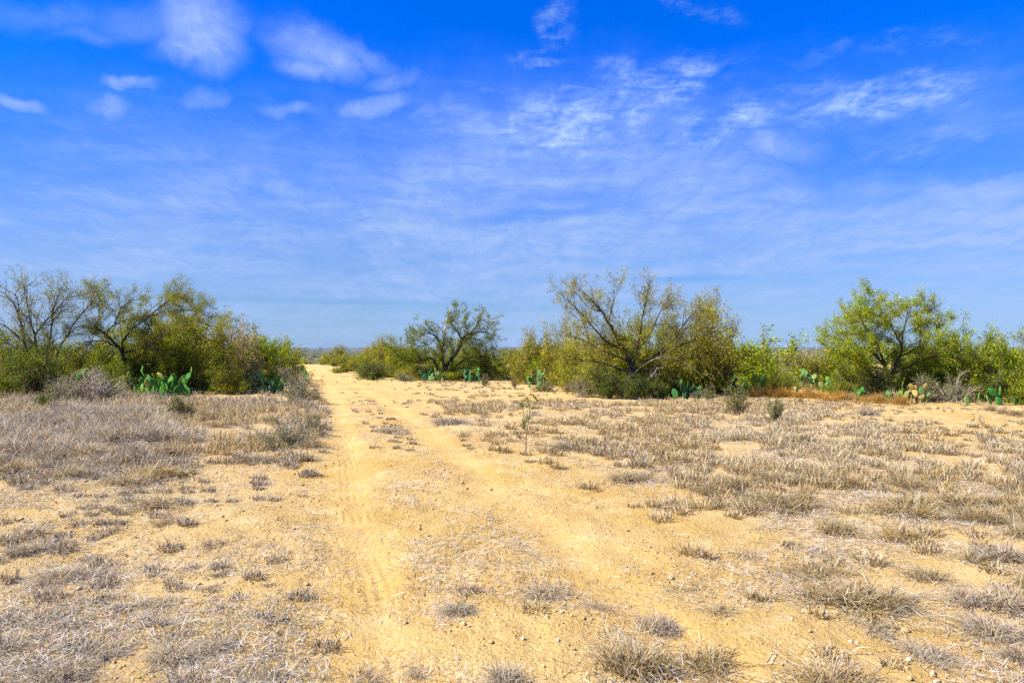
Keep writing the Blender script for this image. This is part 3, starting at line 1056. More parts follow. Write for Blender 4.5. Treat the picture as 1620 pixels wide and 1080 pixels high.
for a in [
    # beyond the end of the track and the middle
    ('olive', 536, 150, 44, 546, 'solitary rounded bush right of the far end of the track'),
    ('olive', 575, 120, 44, 546, 'low wide bush between the solitary round bush and the middle trees'),
    ('gold', 602, 100, 50, 541, 'straw-tinted bush left of the twisted mesquite group'),
    ('gold', 600, 66, 60, 534, 'pale-crowned bush at the left of the twisted mesquite'),
    ('olive', 628, 60, 70, 538, 'olive bush touching the left limbs of the twisted mesquite'),
    ('yellow', 586, 54, 40, 562, 'low yellow bush in front of the pale-crowned bush'),
    ('dark', 588, 51, 56, 569, 'low dark shrub on bare soil left of the twisted mesquite'),
    ('green', 680, 55, 100, 548, 'green thicket behind the trunk of the twisted mesquite'),
    ('yellow', 735, 56, 80, 534, 'yellow-green bush showing through the right limbs of the twisted mesquite'),
    ('green', 775, 53, 60, 540, 'green bush at the right edge of the twisted mesquite'),
    ('olive', 720, 50.5, 80, 574, 'low olive shrub round the foot of the twisted mesquite'),
    ('gold', 660, 50.5, 60, 574, 'low brownish shrub under the left limbs of the twisted mesquite'),
    ('yellow', 812, 50, 56, 552, 'low yellow bush in the dip between the two middle trees'),
    ('gold', 842, 43, 70, 522, 'orange-tinged bush left of the largest mesquite'),
    ('gold', 886, 40, 92, 513, 'wide golden bush joined to the left crown of the largest mesquite'),
    ('green', 870, 42, 70, 548, 'green lower bush under the wide golden bush'),
    ('olive', 930, 33, 90, 540, 'olive bush behind the left limbs of the largest mesquite'),
    ('bright', 1003, 29.5, 62, 504, 'bright green bush inside the crown of the largest mesquite'),
    ('gold', 965, 30.5, 110, 512, 'golden thicket filling the left lower crown of the largest mesquite'),
    ('yellow', 1050, 30.5, 110, 508, 'yellow-green thicket filling the right lower crown of the largest mesquite'),
    ('olive', 1010, 29, 100, 545, 'olive thicket round the fork of the black trunk'),
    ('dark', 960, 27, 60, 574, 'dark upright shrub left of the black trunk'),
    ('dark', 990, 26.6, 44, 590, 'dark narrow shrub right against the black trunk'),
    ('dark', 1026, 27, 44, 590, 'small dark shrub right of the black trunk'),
    ('green', 1052, 31, 80, 560, 'green shrub under the dead right-hand branches of the largest mesquite'),
    ('gold', 1092, 31, 120, 494, 'broad golden bush making the right half of the largest mesquite'),
    ('olive', 1118, 32.5, 76, 535, 'olive bush below the outermost right limbs of the largest mesquite'),
    ('grey', 915, 28.5, 52, 586, 'thin grey-green shrub at the left foot of the largest mesquite'),
    ('green', 1066, 30, 50, 596, 'shaded low shrub beside the dark-padded cactus'),
    # right
    ('olive', 1152, 38.5, 52, 550, 'dark olive bush left of the pale-stemmed bush'),
    ('bright', 1205, 36, 100, 526, 'pale-stemmed yellow-green bush standing over the right cacti'),
    ('straw', 1268, 37.5, 72, 550, 'straw-coloured broom-like bush right of the pale-stemmed bush'),
    ('olive', 1300, 36.5, 76, 550, 'olive broom-like bush left of the full green mesquite'),
    ('green', 1222, 31.5, 60, 588, 'low green shrub between two clumps of right cacti'),
    ('green', 1345, 28, 70, 562, 'dark shrub under the left limbs of the full green mesquite'),
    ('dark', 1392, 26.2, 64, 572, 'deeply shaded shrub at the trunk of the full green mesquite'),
    ('bright', 1440, 27.5, 90, 548, 'bright green bush under the crown of the full green mesquite'),
    ('green', 1478, 26.5, 70, 565, 'dark green shrub right of the yellowed cactus'),
    ('grey', 1462, 25.2, 62, 590, 'grey twiggy shrub overhanging bare soil at the right treeline'),
    ('bright', 1524, 27, 60, 510, 'tall light green bush right of the full green mesquite'),
    ('green', 1560, 26, 80, 530, 'dense green bush second from the right edge'),
    ('bright', 1606, 25.5, 88, 525, 'tall green bush cut by the right edge'),
    ('grey', 1510, 25, 62, 585, 'grey leaning stems beside the two-padded cactus'),
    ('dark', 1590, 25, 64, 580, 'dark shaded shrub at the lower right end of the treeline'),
    ('green', 1650, 24, 110, 535, 'green bush just past the right edge of the view'),
]:
    shrub(a[0], a[1], a[2], a[3], a[4], a[5], group=G_R if a[1] > 520 else G_L)

# second rank of brush that closes the gaps behind
for (px, d, w, top, kind, where) in [(-20, 36, 130, 535, 'green', 'green bush behind the half-bare mesquite, at the left edge'), (70, 37, 130, 545, 'olive', 'olive bush seen between the stems of the half-bare mesquite'), (150, 38, 130, 545, 'green', 'green bush seen under the arched limbs of the leaning mesquite'),
                                     (-120, 32, 130, 510, 'olive', 'olive bush just outside the left edge of the view'), (790, 62, 80, 553, 'green', 'far green bush in the dip left of the orange-tinged bush'), (850, 56, 90, 548, 'green', 'green bush behind the orange-tinged bush'),
                                     (960, 44, 120, 545, 'olive', 'olive bush seen left of the black forked trunk, farther back'), (1060, 44, 120, 545, 'green', 'green bush seen right of the black forked trunk, farther back'), (1130, 47, 100, 552, 'olive', 'low olive bush behind the outermost limbs of the largest mesquite'),
                                     (1180, 50, 90, 556, 'green', 'low green bush behind the left side of the pale-stemmed bush'), (1250, 46, 100, 555, 'olive', 'olive bush behind the straw-coloured broom-like bush'), (1330, 40, 120, 552, 'green', 'green bush behind the left limbs of the full green mesquite'),
                                     (1480, 36, 120, 545, 'green', 'green bush behind the right limbs of the full green mesquite'), (1560, 34, 120, 540, 'olive', 'olive bush behind the dense bushes near the right edge'), (1750, 26, 150, 530, 'green', 'green bush well outside the right edge of the view')]:
    shrub(kind, px, d, w, top, where, group='second rank of brush')
# small shrubs and weeds standing alone in the open
for (kind, px, row, w, top, label) in [
    ('sage', 1166, 657, 46, 607, 'rounded grey-green shrublet alone in the grass right of the largest mesquite'),
    ('sage', 1228, 669, 32, 626, 'thin upright grey-green weed right of the rounded shrublet'),
    ('sage', 1120, 634, 24, 606, 'small loose grey weed by the dark-padded cactus'),
    ('sage', 1266, 639, 14, 628, 'tiny two-stemmed weed in front of the orange grass strip'),
    ('sage', 766, 611, 18, 590, 'small dark weed by the cactus under the twisted mesquite'),
    ('sage', 862, 619, 40, 603, 'low grey-green weed left of the reddish dead weed'),
    ('rust', 896, 624, 22, 600, 'small reddish-brown dead weed left of the largest mesquite'),
    ('rust', 815, 615, 20, 592, 'thin bare weed in the open right of the twisted mesquite'),
    ('olive', 512, 577, 12, 567, 'dark dot of a bush just right of the ruts at the far crest'),
    ('yellow', 528, 580, 15, 567, 'small yellow bush right of the ruts at the far crest'),
    ('olive', 537, 590, 26, 572, 'olive low bush nearer than the small yellow one by the far ruts'),
    ('olive', 477, 588, 16, 574, 'low bush left of the far ruts, above the tiny cactus'),
    ('dead', 1370, 657, 46, 640, 'flat pile of fallen grey twigs on bare soil at right'),
    ('dead', 1105, 630, 30, 610, 'dry bare weed under the tips of the largest mesquite'),
    ('grey', 640, 603, 40, 588, 'low grey-green plant on bare soil left of the twisted mesquite cacti'),
]:
    shrub(kind, px, 0, w, top, label, cat='weed' if kind in ('sage', 'rust') else 'shrub', name='weed' if kind in ('sage', 'rust') else ('fallen_twigs' if 'fallen' in label else 'shrub'), row=row)

# far scrub on the slope past the track end: single bushes, then one mass
rngf = np.random.default_rng(55)
cnt = 0
DL = set()
SPOTS = [(498, 'just right of the vanishing ruts'), (520, 'between the vanishing ruts and the solitary round bush'), (552, 'right beside the solitary round bush'), (590, 'behind the low wide bush in the middle'), (625, 'behind the pale-crowned bush'),
         (800, 'in the dip right of the twisted mesquite'), (830, 'behind the low yellow bush in the dip'), (1150, 'behind the dark olive bush at right'), (1245, 'behind the straw-coloured broom-like bush'), (1300, 'behind the olive broom-like bush'), (462, 'past the end of the left brush')]
for _ in range(4000):
    d = rngf.uniform(75, 215); px, where = SPOTS[rngf.integers(len(SPOTS))]
    px = px + rngf.uniform(-14, 14)
    x = (px - 810) / F * d
    if abs(float(track_u(x, d))) < 4:
        continue
    h = rngf.uniform(1.2, 2.6)
    kd = str(rngf.choice(['olive', 'green', 'gold', 'yellow']))
    lab = f"{'nearer' if d < 140 else 'farthest'} small {dict(olive='olive', green='green', gold='golden', yellow='yellow')[kd]} bush {where}"
    if lab in DL:
        continue
    DL.add(lab)
    top = HORIZON + (CAM_Z - (hz(x, d) + h)) / d * F
    shrub(kd, px, d, h * 1.5 / d * F, top, lab, name='distant_bush', group='distant bushes')
    cnt += 1
    if cnt >= 42:
        break


def far_brush():
    n = 5200
    rng = np.random.default_rng(77)
    d = 240 * (9000 / 240) ** rng.random(n) ** 1.15
    a = np.radians(rng.uniform(-44, 44, n))
    x = d * np.sin(a); y = d * np.cos(a)
    z = height(x, y, False)
    sz = rng.uniform(1.0, 2.4, n) * (1 + d / 900.0)
    hh = rng.uniform(1.2, 2.6, n) * (1 + d / 5000.0)
    # every bush: a ragged cap of leafy facets
    m = 16
    th = rng.uniform(0, 2 * pi, (n, m)); ph = np.arccos(rng.uniform(0.0, 1.0, (n, m)))
    rr = rng.uniform(0.75, 1.1, (n, m))
    cx = x[:, None] + sz[:, None] * rr * np.sin(ph) * np.cos(th)
    cy = y[:, None] + sz[:, None] * rr * np.sin(ph) * np.sin(th)
    cz = z[:, None] + hh[:, None] * rr * np.cos(ph)
    c = np.stack([cx, cy, cz], -1).reshape(-1, 3)
    s = np.repeat(sz, m)[:, None] * 0.75
    V = np.stack([c + rng.normal(0, 0.6, c.shape) * s * np.array([1, 1, 0.5]) for _ in range(3)], 1).reshape(-1, 3)
    T = np.arange(len(V)).reshape(-1, 3)
    cc = pick([C_OLIVE, C_GREEN, C_DARK, C_GREY, C_YELL], [3, 4, 3, 2, 1], n, 0.2, rng)
    C = np.repeat(cc, m * 3, 0)
    link('far_brush', make_mesh('far_brush', V, T, None, C, mat=M_LEAF), kind='stuff', label='far-off brush covering the plain below the horizon')


far_brush()

# ------------------------------------------------------------------ prickly pears


def pad_mesh(seed):
    rng = np.random.default_rng(seed)
    ns = 14
    ang = np.arange(ns) * 2 * pi / ns
    outl = []
    for a in ang:
        r = 0.5 * (1 + 0.05 * rng.normal())
        outl.append((r * 0.86 * sin(a) * (1.0 + 0.12 * (-cos(a)) * -1), 0.5 - 0.5 * cos(a)))
    V, Q, T = [], [], []
    rings = [(0.55, 0.055), (0.88, 0.042), (1.0, 0.0), (0.88, -0.042), (0.55, -0.055)]
    cup = rng.uniform(-0.05, 0.05)
    for s, y in rings:
        for (x, z) in outl:
            V.append((x * s, y + cup * (x * s * 2) ** 2, 0.5 + (z - 0.5) * s))
    for k in range(len(rings) - 1):
        for i in range(ns):
            j = (i + 1) % ns
            Q.append((k * ns + i, k * ns + j, (k + 1) * ns + j, (k + 1) * ns + i))
    V.append((0, 0.06, 0.5)); V.append((0, -0.06, 0.5))
    a, b = len(V) - 2, len(V) - 1
    for i in range(ns):
        j = (i + 1) % ns
        T.append((a, j, i)); T.append((b, 4 * ns + i, 4 * ns + j))
    return make_mesh('pad', np.array(V), np.array(T), np.array(Q), smooth=True, mat=M_PAD)


PADS = [pad_mesh(i) for i in range(4)]
PADCOL = {
    'green': [(0.034, 0.160, 0.022), (0.050, 0.190, 0.020), (0.090, 0.205, 0.022), (0.026, 0.130, 0.026)],
    'pale': [(0.060, 0.150, 0.045), (0.10, 0.18, 0.050), (0.045, 0.135, 0.042), (0.15, 0.19, 0.055)],
    'yellow': [(0.30, 0.24, 0.05), (0.36, 0.28, 0.08), (0.16, 0.21, 0.05), (0.26, 0.16, 0.06), (0.08, 0.17, 0.04), (0.06, 0.16, 0.04)],
    'dark': [(0.016, 0.078, 0.028), (0.020, 0.100, 0.026), (0.032, 0.120, 0.034)],
    'lime': [(0.080, 0.205, 0.030), (0.11, 0.225, 0.034), (0.050, 0.160, 0.034)],
}


def prickly_pear(px, d, w_px, top, n, pal, label, pad=0.30, seed=0, odd=None):
    rng = np.random.default_rng(900 + seed)
    x, y, z = at_depth(px, d)
    half = w_px / F * d / 2
    hgt = CAM_Z + (HORIZON - top) / F * d - z
    root = thing('prickly_pear', label, 'cactus', (x, y, z), group='prickly pear cacti along the brush')
    tiers = []
    count = 0

    def add(p, tilt_dir, tilt, yaw, size):
        nonlocal count
        o = link('pad', PADS[rng.integers(4)], root)
        q = Matrix.Rotation(yaw, 4, 'Z')
        ax = Vector((-sin(tilt_dir), cos(tilt_dir), 0))
        rt = Matrix.Rotation(tilt, 4, ax)
        o.matrix_local = Matrix.Translation(p) @ rt @ q @ Matrix.Diagonal((size, size, size * rng.uniform(1.02, 1.3), 1))
        o.color = (*PADCOL[pal][rng.integers(len(PADCOL[pal]))], 1)
        if odd and rng.random() < odd[1]:
            o.color = (*odd[0], 1)
            o['label'] = 'yellowed pad'
        count += 1
        up = rt @ Vector((0, 0, 1))
        return (Vector(p), up, rt, yaw, size, tilt_dir, tilt)
    nb = max(1, int(n * 0.36))
    for i in range(nb):
        a = i * 2.4 + rng.uniform(-0.5, 0.5); r = half * 0.85 * math.sqrt((i + 0.5) / nb)
        p = (r * cos(a), r * 0.6 * sin(a), rng.uniform(-0.04, 0.02) + (rng.uniform(0, 0.35) * max(0.0, hgt - 2 * pad) if i % 2 else 0.0))
        tiers.append(add(p, a + rng.normal(0, 0.6), rng.uniform(0.05, 0.5), rng.normal(0, 0.6), pad * rng.uniform(0.85, 1.15)))
    guard = 0
    while count < n and guard < n * 60:
        guard += 1
        par = tiers[rng.integers(0, len(tiers))]
        p, up, rt, yaw, size, td, tl = par
        phi = rng.uniform(-1.1, 1.1)
        loc = Vector((0.45 * sin(phi) * size, 0, (0.5 + 0.50 * cos(phi)) * size * 1.1))
        q = Matrix.Rotation(yaw, 4, 'Z')
        np_ = p + (rt @ q @ loc)
        if np_.z + pad * 0.75 > hgt or abs(np_.x) > half * 1.05 or np_.z < 0.02:
            continue
        if any((np_ - t[0]).length < pad * 0.33 for t in tiers):
            continue
        d_side = (rt @ q @ Vector((sin(phi), 0, 0)))
        ntd = math.atan2(d_side.y + rng.normal(0, 0.3), d_side.x + rng.normal(0, 0.3))
        tiers.append(add(tuple(np_), ntd, min(1.2, abs(phi) * 0.6 + rng.uniform(0, 0.3)), yaw + rng.normal(0, 0.7), pad * rng.uniform(0.75, 1.05)))
    return root


prickly_pear(258, 28.3, 112, 574, 60, 'green', 'largest prickly pear, wide clump of glossy green pads in the left brush', 0.33, 1, ((0.30, 0.34, 0.06), 0.14))
prickly_pear(404, 37.5, 46, 587, 26, 'pale', 'grey-green prickly pear at the foot of the left brush', 0.28, 2)
prickly_pear(436, 32, 40, 584, 20, 'lime', 'bright green prickly pear nearest the track on its left', 0.30, 3)
prickly_pear(481, 52, 14, 582, 9, 'lime', 'tiny lime-green prickly pear beside the far left rut', 0.42, 4)
prickly_pear(342, 33.5, 24, 580, 10, 'dark', 'small prickly pear in deep shade right of the largest one', 0.34, 5)
prickly_pear(694, 47.5, 32, 580, 14, 'pale', 'pale prickly pear left of the trunk of the twisted mesquite', 0.33, 6)
prickly_pear(748, 47, 34, 577, 24, 'dark', 'dense dark prickly pear right of the twisted mesquite', 0.34, 7)
prickly_pear(676, 48, 14, 581, 7, 'dark', 'small dark prickly pear at the left of the pale one under the twisted mesquite', 0.42, 8)
prickly_pear(851, 38, 34, 581, 16, 'pale', 'blue-green prickly pear in front of the golden bush', 0.3, 9)
prickly_pear(1079, 26.5, 30, 599, 9, 'dark', 'dark-padded prickly pear standing in grass right of the black trunk', 0.32, 10)
prickly_pear(1100, 26.5, 12, 607, 4, 'lime', 'very small yellow-green prickly pear right of the dark-padded one', 0.22, 11)
prickly_pear(1180, 29.3, 52, 586, 30, 'lime', 'bright prickly pear with some orange pads below the pale-stemmed bush', 0.24, 12, ((0.55, 0.24, 0.04), 0.10))
prickly_pear(1156, 30.2, 30, 578, 12, 'green', 'green prickly pear climbing left of the orange-padded one', 0.24, 13)
prickly_pear(1254, 32.5, 40, 576, 18, 'pale', 'pale prickly pear with cream-yellow pads behind the orange grass', 0.24, 14, ((0.62, 0.50, 0.22), 0.25))
prickly_pear(1294, 31, 48, 580, 18, 'pale', 'tall prickly pear of round blue-green pads left of the full green mesquite', 0.27, 15)
prickly_pear(1322, 32, 26, 590, 8, 'green', 'shaded prickly pear right of the tall round-padded one', 0.25, 16)
prickly_pear(1416, 23.9, 28, 616, 8, 'lime', 'healthy green prickly pear left of the yellowed one', 0.22, 17)
prickly_pear(1442, 24.2, 44, 602, 22, 'yellow', 'dying prickly pear with yellow and orange pads at the treeline', 0.23, 18)
prickly_pear(1542, 23.3, 26, 622, 7, 'lime', 'small prickly pear with one yellow-green pad on top, right treeline', 0.26, 19)
prickly_pear(1575, 23.3, 18, 614, 6, 'green', 'two tall round pads of prickly pear near the right edge', 0.30, 20)
prickly_pear(1602, 23.5, 16, 622, 5, 'dark', 'dark prickly pear hidden at the right edge of the treeline', 0.26, 21)
prickly_pear(1104, 13.4, 14, 685, 5, 'dark', 'lone tiny prickly pear in the middle of the dry grass', 0.11, 22)
prickly_pear(1356, 25, 18, 612, 5, 'green', 'prickly pear low in the shade left of the full mesquite trunk', 0.22, 23)
prickly_pear(116, 26.5, 18, 575, 5, 'lime', 'few pale pads of prickly pear behind the dead bush at left', 0.3, 24)

# ------------------------------------------------------------------ sapling, bare plant, mound, stones


def sapling():
    rng = np.random.default_rng(66)
    x, y, z = at_row(832, 715)
    s = y / F

    def L(pts):
        return np.array([((px - 832) * s, rng.normal(0, 0.02), (715 - py) * s) for px, py in pts])
    limbs = [(L([(832, 716), (832, 700), (833, 684), (834, 676), (836, 664), (838, 650), (836, 636), (833, 626)]), 0.011, 0.004),
             (L([(833, 684), (829, 674), (827, 662), (829, 650), (826, 640)]), 0.007, 0.003),
             (L([(832, 702), (824, 694), (818, 682), (814, 668), (812, 660)]), 0.005, 0.002),
             (L([(838, 650), (844, 642), (849, 634), (852, 630)]), 0.005, 0.002),
             (L([(833, 700), (839, 697), (845, 693)]), 0.004, 0.002)]
    lv = grow(rng, limbs, (0.07, 0.04), ((0.08, 0.22), (0.05, 0.1)), spread=0.9, rr=(0.004, 0.002), ks=(4, 3))
    root = thing('sapling', 'slender green-leaved sapling standing alone right of the track', 'sapling', (x, y, z - 0.01))
    v, q = tubes(lv[0], 5)
    v2, q2 = tubes(lv[1] + lv[2], 3)
    link('stem', make_mesh('stem', np.concatenate([v, v2]), None, np.concatenate([q, q2 + len(v)]), smooth=True, mat=M_TWIG), root)
    tw = [l for l in lv[1] + lv[2] if l[0][:, 2].min() > 0.36]
    V, T, C = leaves_on(rng, tw, 520, (0.022, 0.045), 0.34, 'green', 0.25, 0.012, 0.1, clump=2)
    link('foliage', make_mesh('foliage', V, T, None, C, mat=M_LEAF), root, kind='stuff')


sapling()


def bare_plant():
    rng = np.random.default_rng(67)
    x, y, z = at_row(1555, 702)
    s = y / F

    def L(pts):
        return np.array([((px - 1555) * s, rng.normal(0, 0.05), (702 - py) * s) for px, py in pts])
    limbs = [(L([(1555, 703), (1549, 698), (1544, 690), (1542, 684)]), 0.012, 0.004),
             (L([(1555, 703), (1562, 699), (1570, 692), (1576, 684), (1580, 676)]), 0.012, 0.004),
             (L([(1549, 698), (1550, 680), (1553, 668), (1552, 662)]), 0.008, 0.003),
             (L([(1562, 699), (1572, 697), (1580, 694)]), 0.007, 0.003),
             (L([(1544, 690), (1538, 680), (1536, 668)]), 0.006, 0.003)]
    lv = grow(rng, limbs, (0.06, 0.04), ((0.08, 0.22), (0.05, 0.12)), spread=0.9, rr=(0.004, 0.002), ks=(4, 3))
    root = thing('weed', 'bare grey branching weed alone on sand near the right edge', 'weed', (x, y, z - 0.01))
    v, q = tubes(lv[0], 5)
    v2, q2 = tubes(lv[1] + lv[2], 3)
    link('stems', make_mesh('stems', np.concatenate([v, v2]), None, np.concatenate([q, q2 + len(v)]), smooth=True, mat=M_PALE), root)
    V, T, C = leaves_on(rng, lv[2], 500, (0.018, 0.035), 0.4, 'grey', 0.1, 0.008, 0.2)
    link('foliage', make_mesh('foliage', V, T, None, C, mat=M_LEAF), root, kind='stuff')


bare_plant()


def icos(seed, sub=1, rough=0.18):
    import bmesh
    bm = bmesh.new()
    bmesh.ops.create_icosphere(bm, subdivisions=sub, radius=1.0)
    V = np.array([v.co[:] for v in bm.verts]); T = np.array([[v.index for v in f.verts] for f in bm.faces])
    bm.free()
    rng = np.random.default_rng(seed)
    V = V * (1 + rng.normal(0, rough, (len(V), 1)))
    return V, T


ROCKS = []
for i in range(4):
    V, T = icos(i, 2, 0.09)
    V = np.sign(V) * np.abs(V) ** 0.8
    ROCKS.append(make_mesh('limestone_rock', V * np.array([1, 0.75, 0.5]), T, mat=M_STONE))
for (px, row, w, label) in [(338, 767, 9, 'white limestone rock alone on bare soil left of the track'),
                            (1479, 647, 12, 'flat white rock at the edge of the treeline shade'),
                            (1500, 651, 14, 'flat white rock right of the one at the treeline shade'),
                            (1092, 656, 6, 'small white rock in the grass left of the rounded shrublet'),
                            (1224, 679, 5, 'small white rock below the thin upright weed'),
                            (1610, 652, 22, 'dark lump of rock or wood at the right edge'),
                            (861, 728, 10, 'ochre stone beside the bare verge below the sapling'),
                            (915, 729, 6, 'white stone right of the ochre stone'),
                            (1534, 703, 10, 'pale flat stone beside the bare branching weed'),
                            (740, 617, 5, 'bright pebble in the grass below the dark cactus'),
                            (244, 634, 9, 'pinkish stone under the largest cactus'),
                            (484, 728, 5, 'little white stone left of the left rut')]:
    x, y, z = at_row(px, row)
    s = w / F * y / 2
    o = link('limestone_rock', ROCKS[len(label) % 4], None, label, 'rock', 'loose rocks')
    o.location = (x, y, z + s * 0.15); o.scale = (s, s, s); o.rotation_euler = (0.1, 0.1, RNG.uniform(0, 6))


def mound():
    x, y, z = at_row(42, 622)
    n = 40
    g = np.linspace(-1, 1, n)
    X, Y = np.meshgrid(g, g)
    R = np.sqrt(X ** 2 + Y ** 2)
    H = np.clip(1 - R ** 1.6, -0.2, 1)
    Z = 0.55 * H + 0.16 * np.clip(H, 0, 1) * fbm(X * 3 + 9, Y * 3, 4, 3) + 0.05 * fbm(X * 12, Y * 12, 3, 8)
    V = np.stack([X * 1.3, Y * 0.9, Z], -1).reshape(-1, 3)
    i = (np.arange(n - 1)[:, None] * n + np.arange(n - 1)[None]).ravel()
    Q = np.stack([i, i + 1, i + n + 1, i + n], -1)
    k = len(V)
    o = link('dirt_mound', make_mesh('dirt_mound', V, None, Q, smooth=True, mat=M_SOIL, attrs={'track_u': np.full(k, 9.), 'litter': np.full(k, .1), 'far': np.zeros(k)}),
             None, 'heap of pale caliche dirt at the foot of the left brush', 'dirt mound')
    o.location = (x, y, z)


mound()


def pebbles():
    rng = np.random.default_rng(88)
    n = 42000
    y = 2.9 * (45 / 2.9) ** rng.random(n)
    px = rng.uniform(-60, 1680, n)
    x = (px - 810) / F * y
    u = track_u(x, y)
    dens = np.where(np.abs(u) < 0.5, 1.0, np.where(np.abs(u) < 1.15, 0.13, np.where(np.abs(u) < 1.9, 0.9, 0.6))) * np.clip(fbm(x / 1.5, y / 1.5, 3, 61) * 1.6 + 0.55, 0.05, 1)
    keep = rng.random(n) < dens
    x, y = x[keep], y[keep]
    n = len(x)
    z = height(x, y)
    s = np.clip(rng.lognormal(math.log(0.0068), 0.5, n), 0.003, 0.035) * (1 + y / 30)
    base, T0 = np.array([(1, 0, 0), (-1, 0, 0), (0, 1, 0), (0, -1, 0), (0, 0, 1), (0, 0, -1.)]), np.array([(0, 2, 4), (2, 1, 4), (1, 3, 4), (3, 0, 4), (2, 0, 5), (1, 2, 5), (3, 1, 5), (0, 3, 5)])
    V = base[None] * rng.uniform(0.5, 1.2, (n, 6, 1)) + rng.normal(0, 0.15, (n, 6, 3))
    V = V * s[:, None, None] * np.array([1, 1, 0.7])
    a = rng.uniform(0, 6.28, n)
    ca, sa = np.cos(a)[:, None], np.sin(a)[:, None]
    X = V[..., 0] * ca - V[..., 1] * sa + x[:, None]
    Y = V[..., 0] * sa + V[..., 1] * ca + y[:, None]
    Z = V[..., 2] + z[:, None] + s[:, None] * 0.2
    V = np.stack([X, Y, Z], -1).reshape(-1, 3)
    T = (np.arange(n)[:, None, None] * 6 + T0[None]).reshape(-1, 3)
    link('pebbles', make_mesh('pebbles', V, T, mat=M_STONE), kind='stuff', label='loose caliche pebbles along the track and between the tufts')


pebbles()

# ------------------------------------------------------------------ grass
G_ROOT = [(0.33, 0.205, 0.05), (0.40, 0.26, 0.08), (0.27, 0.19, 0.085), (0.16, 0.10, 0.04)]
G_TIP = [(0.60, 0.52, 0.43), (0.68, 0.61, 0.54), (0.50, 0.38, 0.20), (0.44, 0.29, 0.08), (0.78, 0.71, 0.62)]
GRASS = {   # root weights, tip weights, tip tint
    'golden': ([4, 4, 2, 1], [3, 3, 3, 3, 2], (0.98, 1.0, 0.88)),
    'grey': ([2, 2, 4, 3], [4, 5, 1, 1, 3], (0.94, 0.965, 0.965)),
    'mixed': ([3, 3, 3, 2], [4, 4, 2, 1, 3], (0.97, 0.99, 0.90)),
    'orange': ([3, 5, 1, 0], [0, 0, 3, 5, 0], (1.35, 0.98, 0.40)),
}


def tuft_blades(cx, cy, cz, rad, hgt, nb, wdt, kind, rng, flat=None):
    """arrays of tufts -> blade arrays"""
    n = len(cx)
    idx = np.repeat(np.arange(n), nb)
    m = len(idx)
    a = rng.uniform(0, 2 * pi, m)
    rr = np.sqrt(rng.random(m)) * 0.55 * rad[idx]
    bx = cx[idx] + rr * np.cos(a); by = cy[idx] + rr * np.sin(a)
    bz = cz[idx] - 0.01
    a2 = a + rng.normal(0, 1.3, m)
    tilt = np.clip(np.abs(rng.normal(0, 0.5, m)) + 0.55 * rr / np.maximum(rad[idx], 1e-3), 0, 1.45)
    if flat is not None:
        tilt = np.clip(tilt + flat[idx], 0, 1.5)
    d = np.stack([np.sin(tilt) * np.cos(a2), np.sin(tilt) * np.sin(a2), np.cos(tilt)], -1)
    L = hgt[idx] * rng.uniform(0.45, 1.15, m) * (1 + 0.35 * np.sin(tilt))
    L = np.where(rng.random(m) < 0.05, L * 1.5, L)
    W_ = wdt[idx] * rng.uniform(0.6, 1.3, m)
    base = np.stack([bx, by, bz], -1)
    return base, d, L, W_, idx


def build_tuft_mesh(kind, seed, nb=560, hgt=1.0, rad=0.9, wd=0.017, flat=0.0):
    """unit tuft, 1 high; scaled when placed"""
    rng = np.random.default_rng(seed)
    ns = 9
    aa = rng.uniform(0, 2 * pi, ns); q = np.sqrt(rng.random(ns)) * 0.55 * rad
    q[0] = 0
    cx, cy = q * np.cos(aa) * 1.15, q * np.sin(aa) * 0.85
    hs_ = hgt * rng.uniform(0.55, 1.05, ns)
    base, d, L, W_, idx = tuft_blades(cx, cy, np.zeros(ns), np.full(ns, rad * 0.55), hs_, np.maximum(8, (nb * rng.dirichlet(np.full(ns, 3.0))).astype(int)), np.full(ns, wd), kind, rng, np.full(ns, flat) + rng.uniform(0, 0.35, ns))
    ctone = rng.normal(1.0, 0.16, ns)[idx][:, None]
    rw, tw, tint = GRASS[kind]
    cr = pick(G_ROOT, rw, len(base), 0.15, rng); ct = pick(G_TIP, tw, len(base), 0.15, rng) * np.array(tint) * ctone
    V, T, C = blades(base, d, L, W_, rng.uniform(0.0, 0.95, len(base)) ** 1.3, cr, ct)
    # loose bent straws lying at the foot
    m = nb // 2
    a = rng.uniform(0, 6.28, m); r = rng.uniform(0.2, 1.5, m) * rad
    b2 = np.stack([r * np.cos(a), r * np.sin(a), rng.uniform(0.0, 0.06, m)], -1)
    a3 = rng.uniform(0, 6.28, m); e = rng.uniform(-0.05, 0.28, m)
    d2 = np.stack([np.cos(a3) * np.cos(e), np.sin(a3) * np.cos(e), np.sin(e)], -1)
    V2, T2, C2 = blades(b2, d2, rng.uniform(0.25, 0.8, m), np.full(m, wd * 0.8), rng.uniform(0, 0.3, m), pick(G_TIP, tw, m, 0.15, rng), pick(G_TIP, tw, m, 0.15, rng) * np.array(tint))
    return make_mesh('grass_tuft', np.concatenate([V, V2]), np.concatenate([T, T2 + len(V)]), None, np.concatenate([C, C2]), mat=M_GRASS)


TUFTS = {k: [build_tuft_mesh(k, 300 + i + 10 * j, 560 if k != 'orange' else 340) for i in range(3)] for j, k in enumerate(['golden', 'grey', 'mixed', 'orange'])}
LOW = {k: [build_tuft_mesh(k, 500 + i + 10 * j, 260, 1.0, 1.7, 0.026, 0.5) for i in range(3)] for j, k in enumerate(['golden', 'grey', 'mixed'])}
n_ind = 0


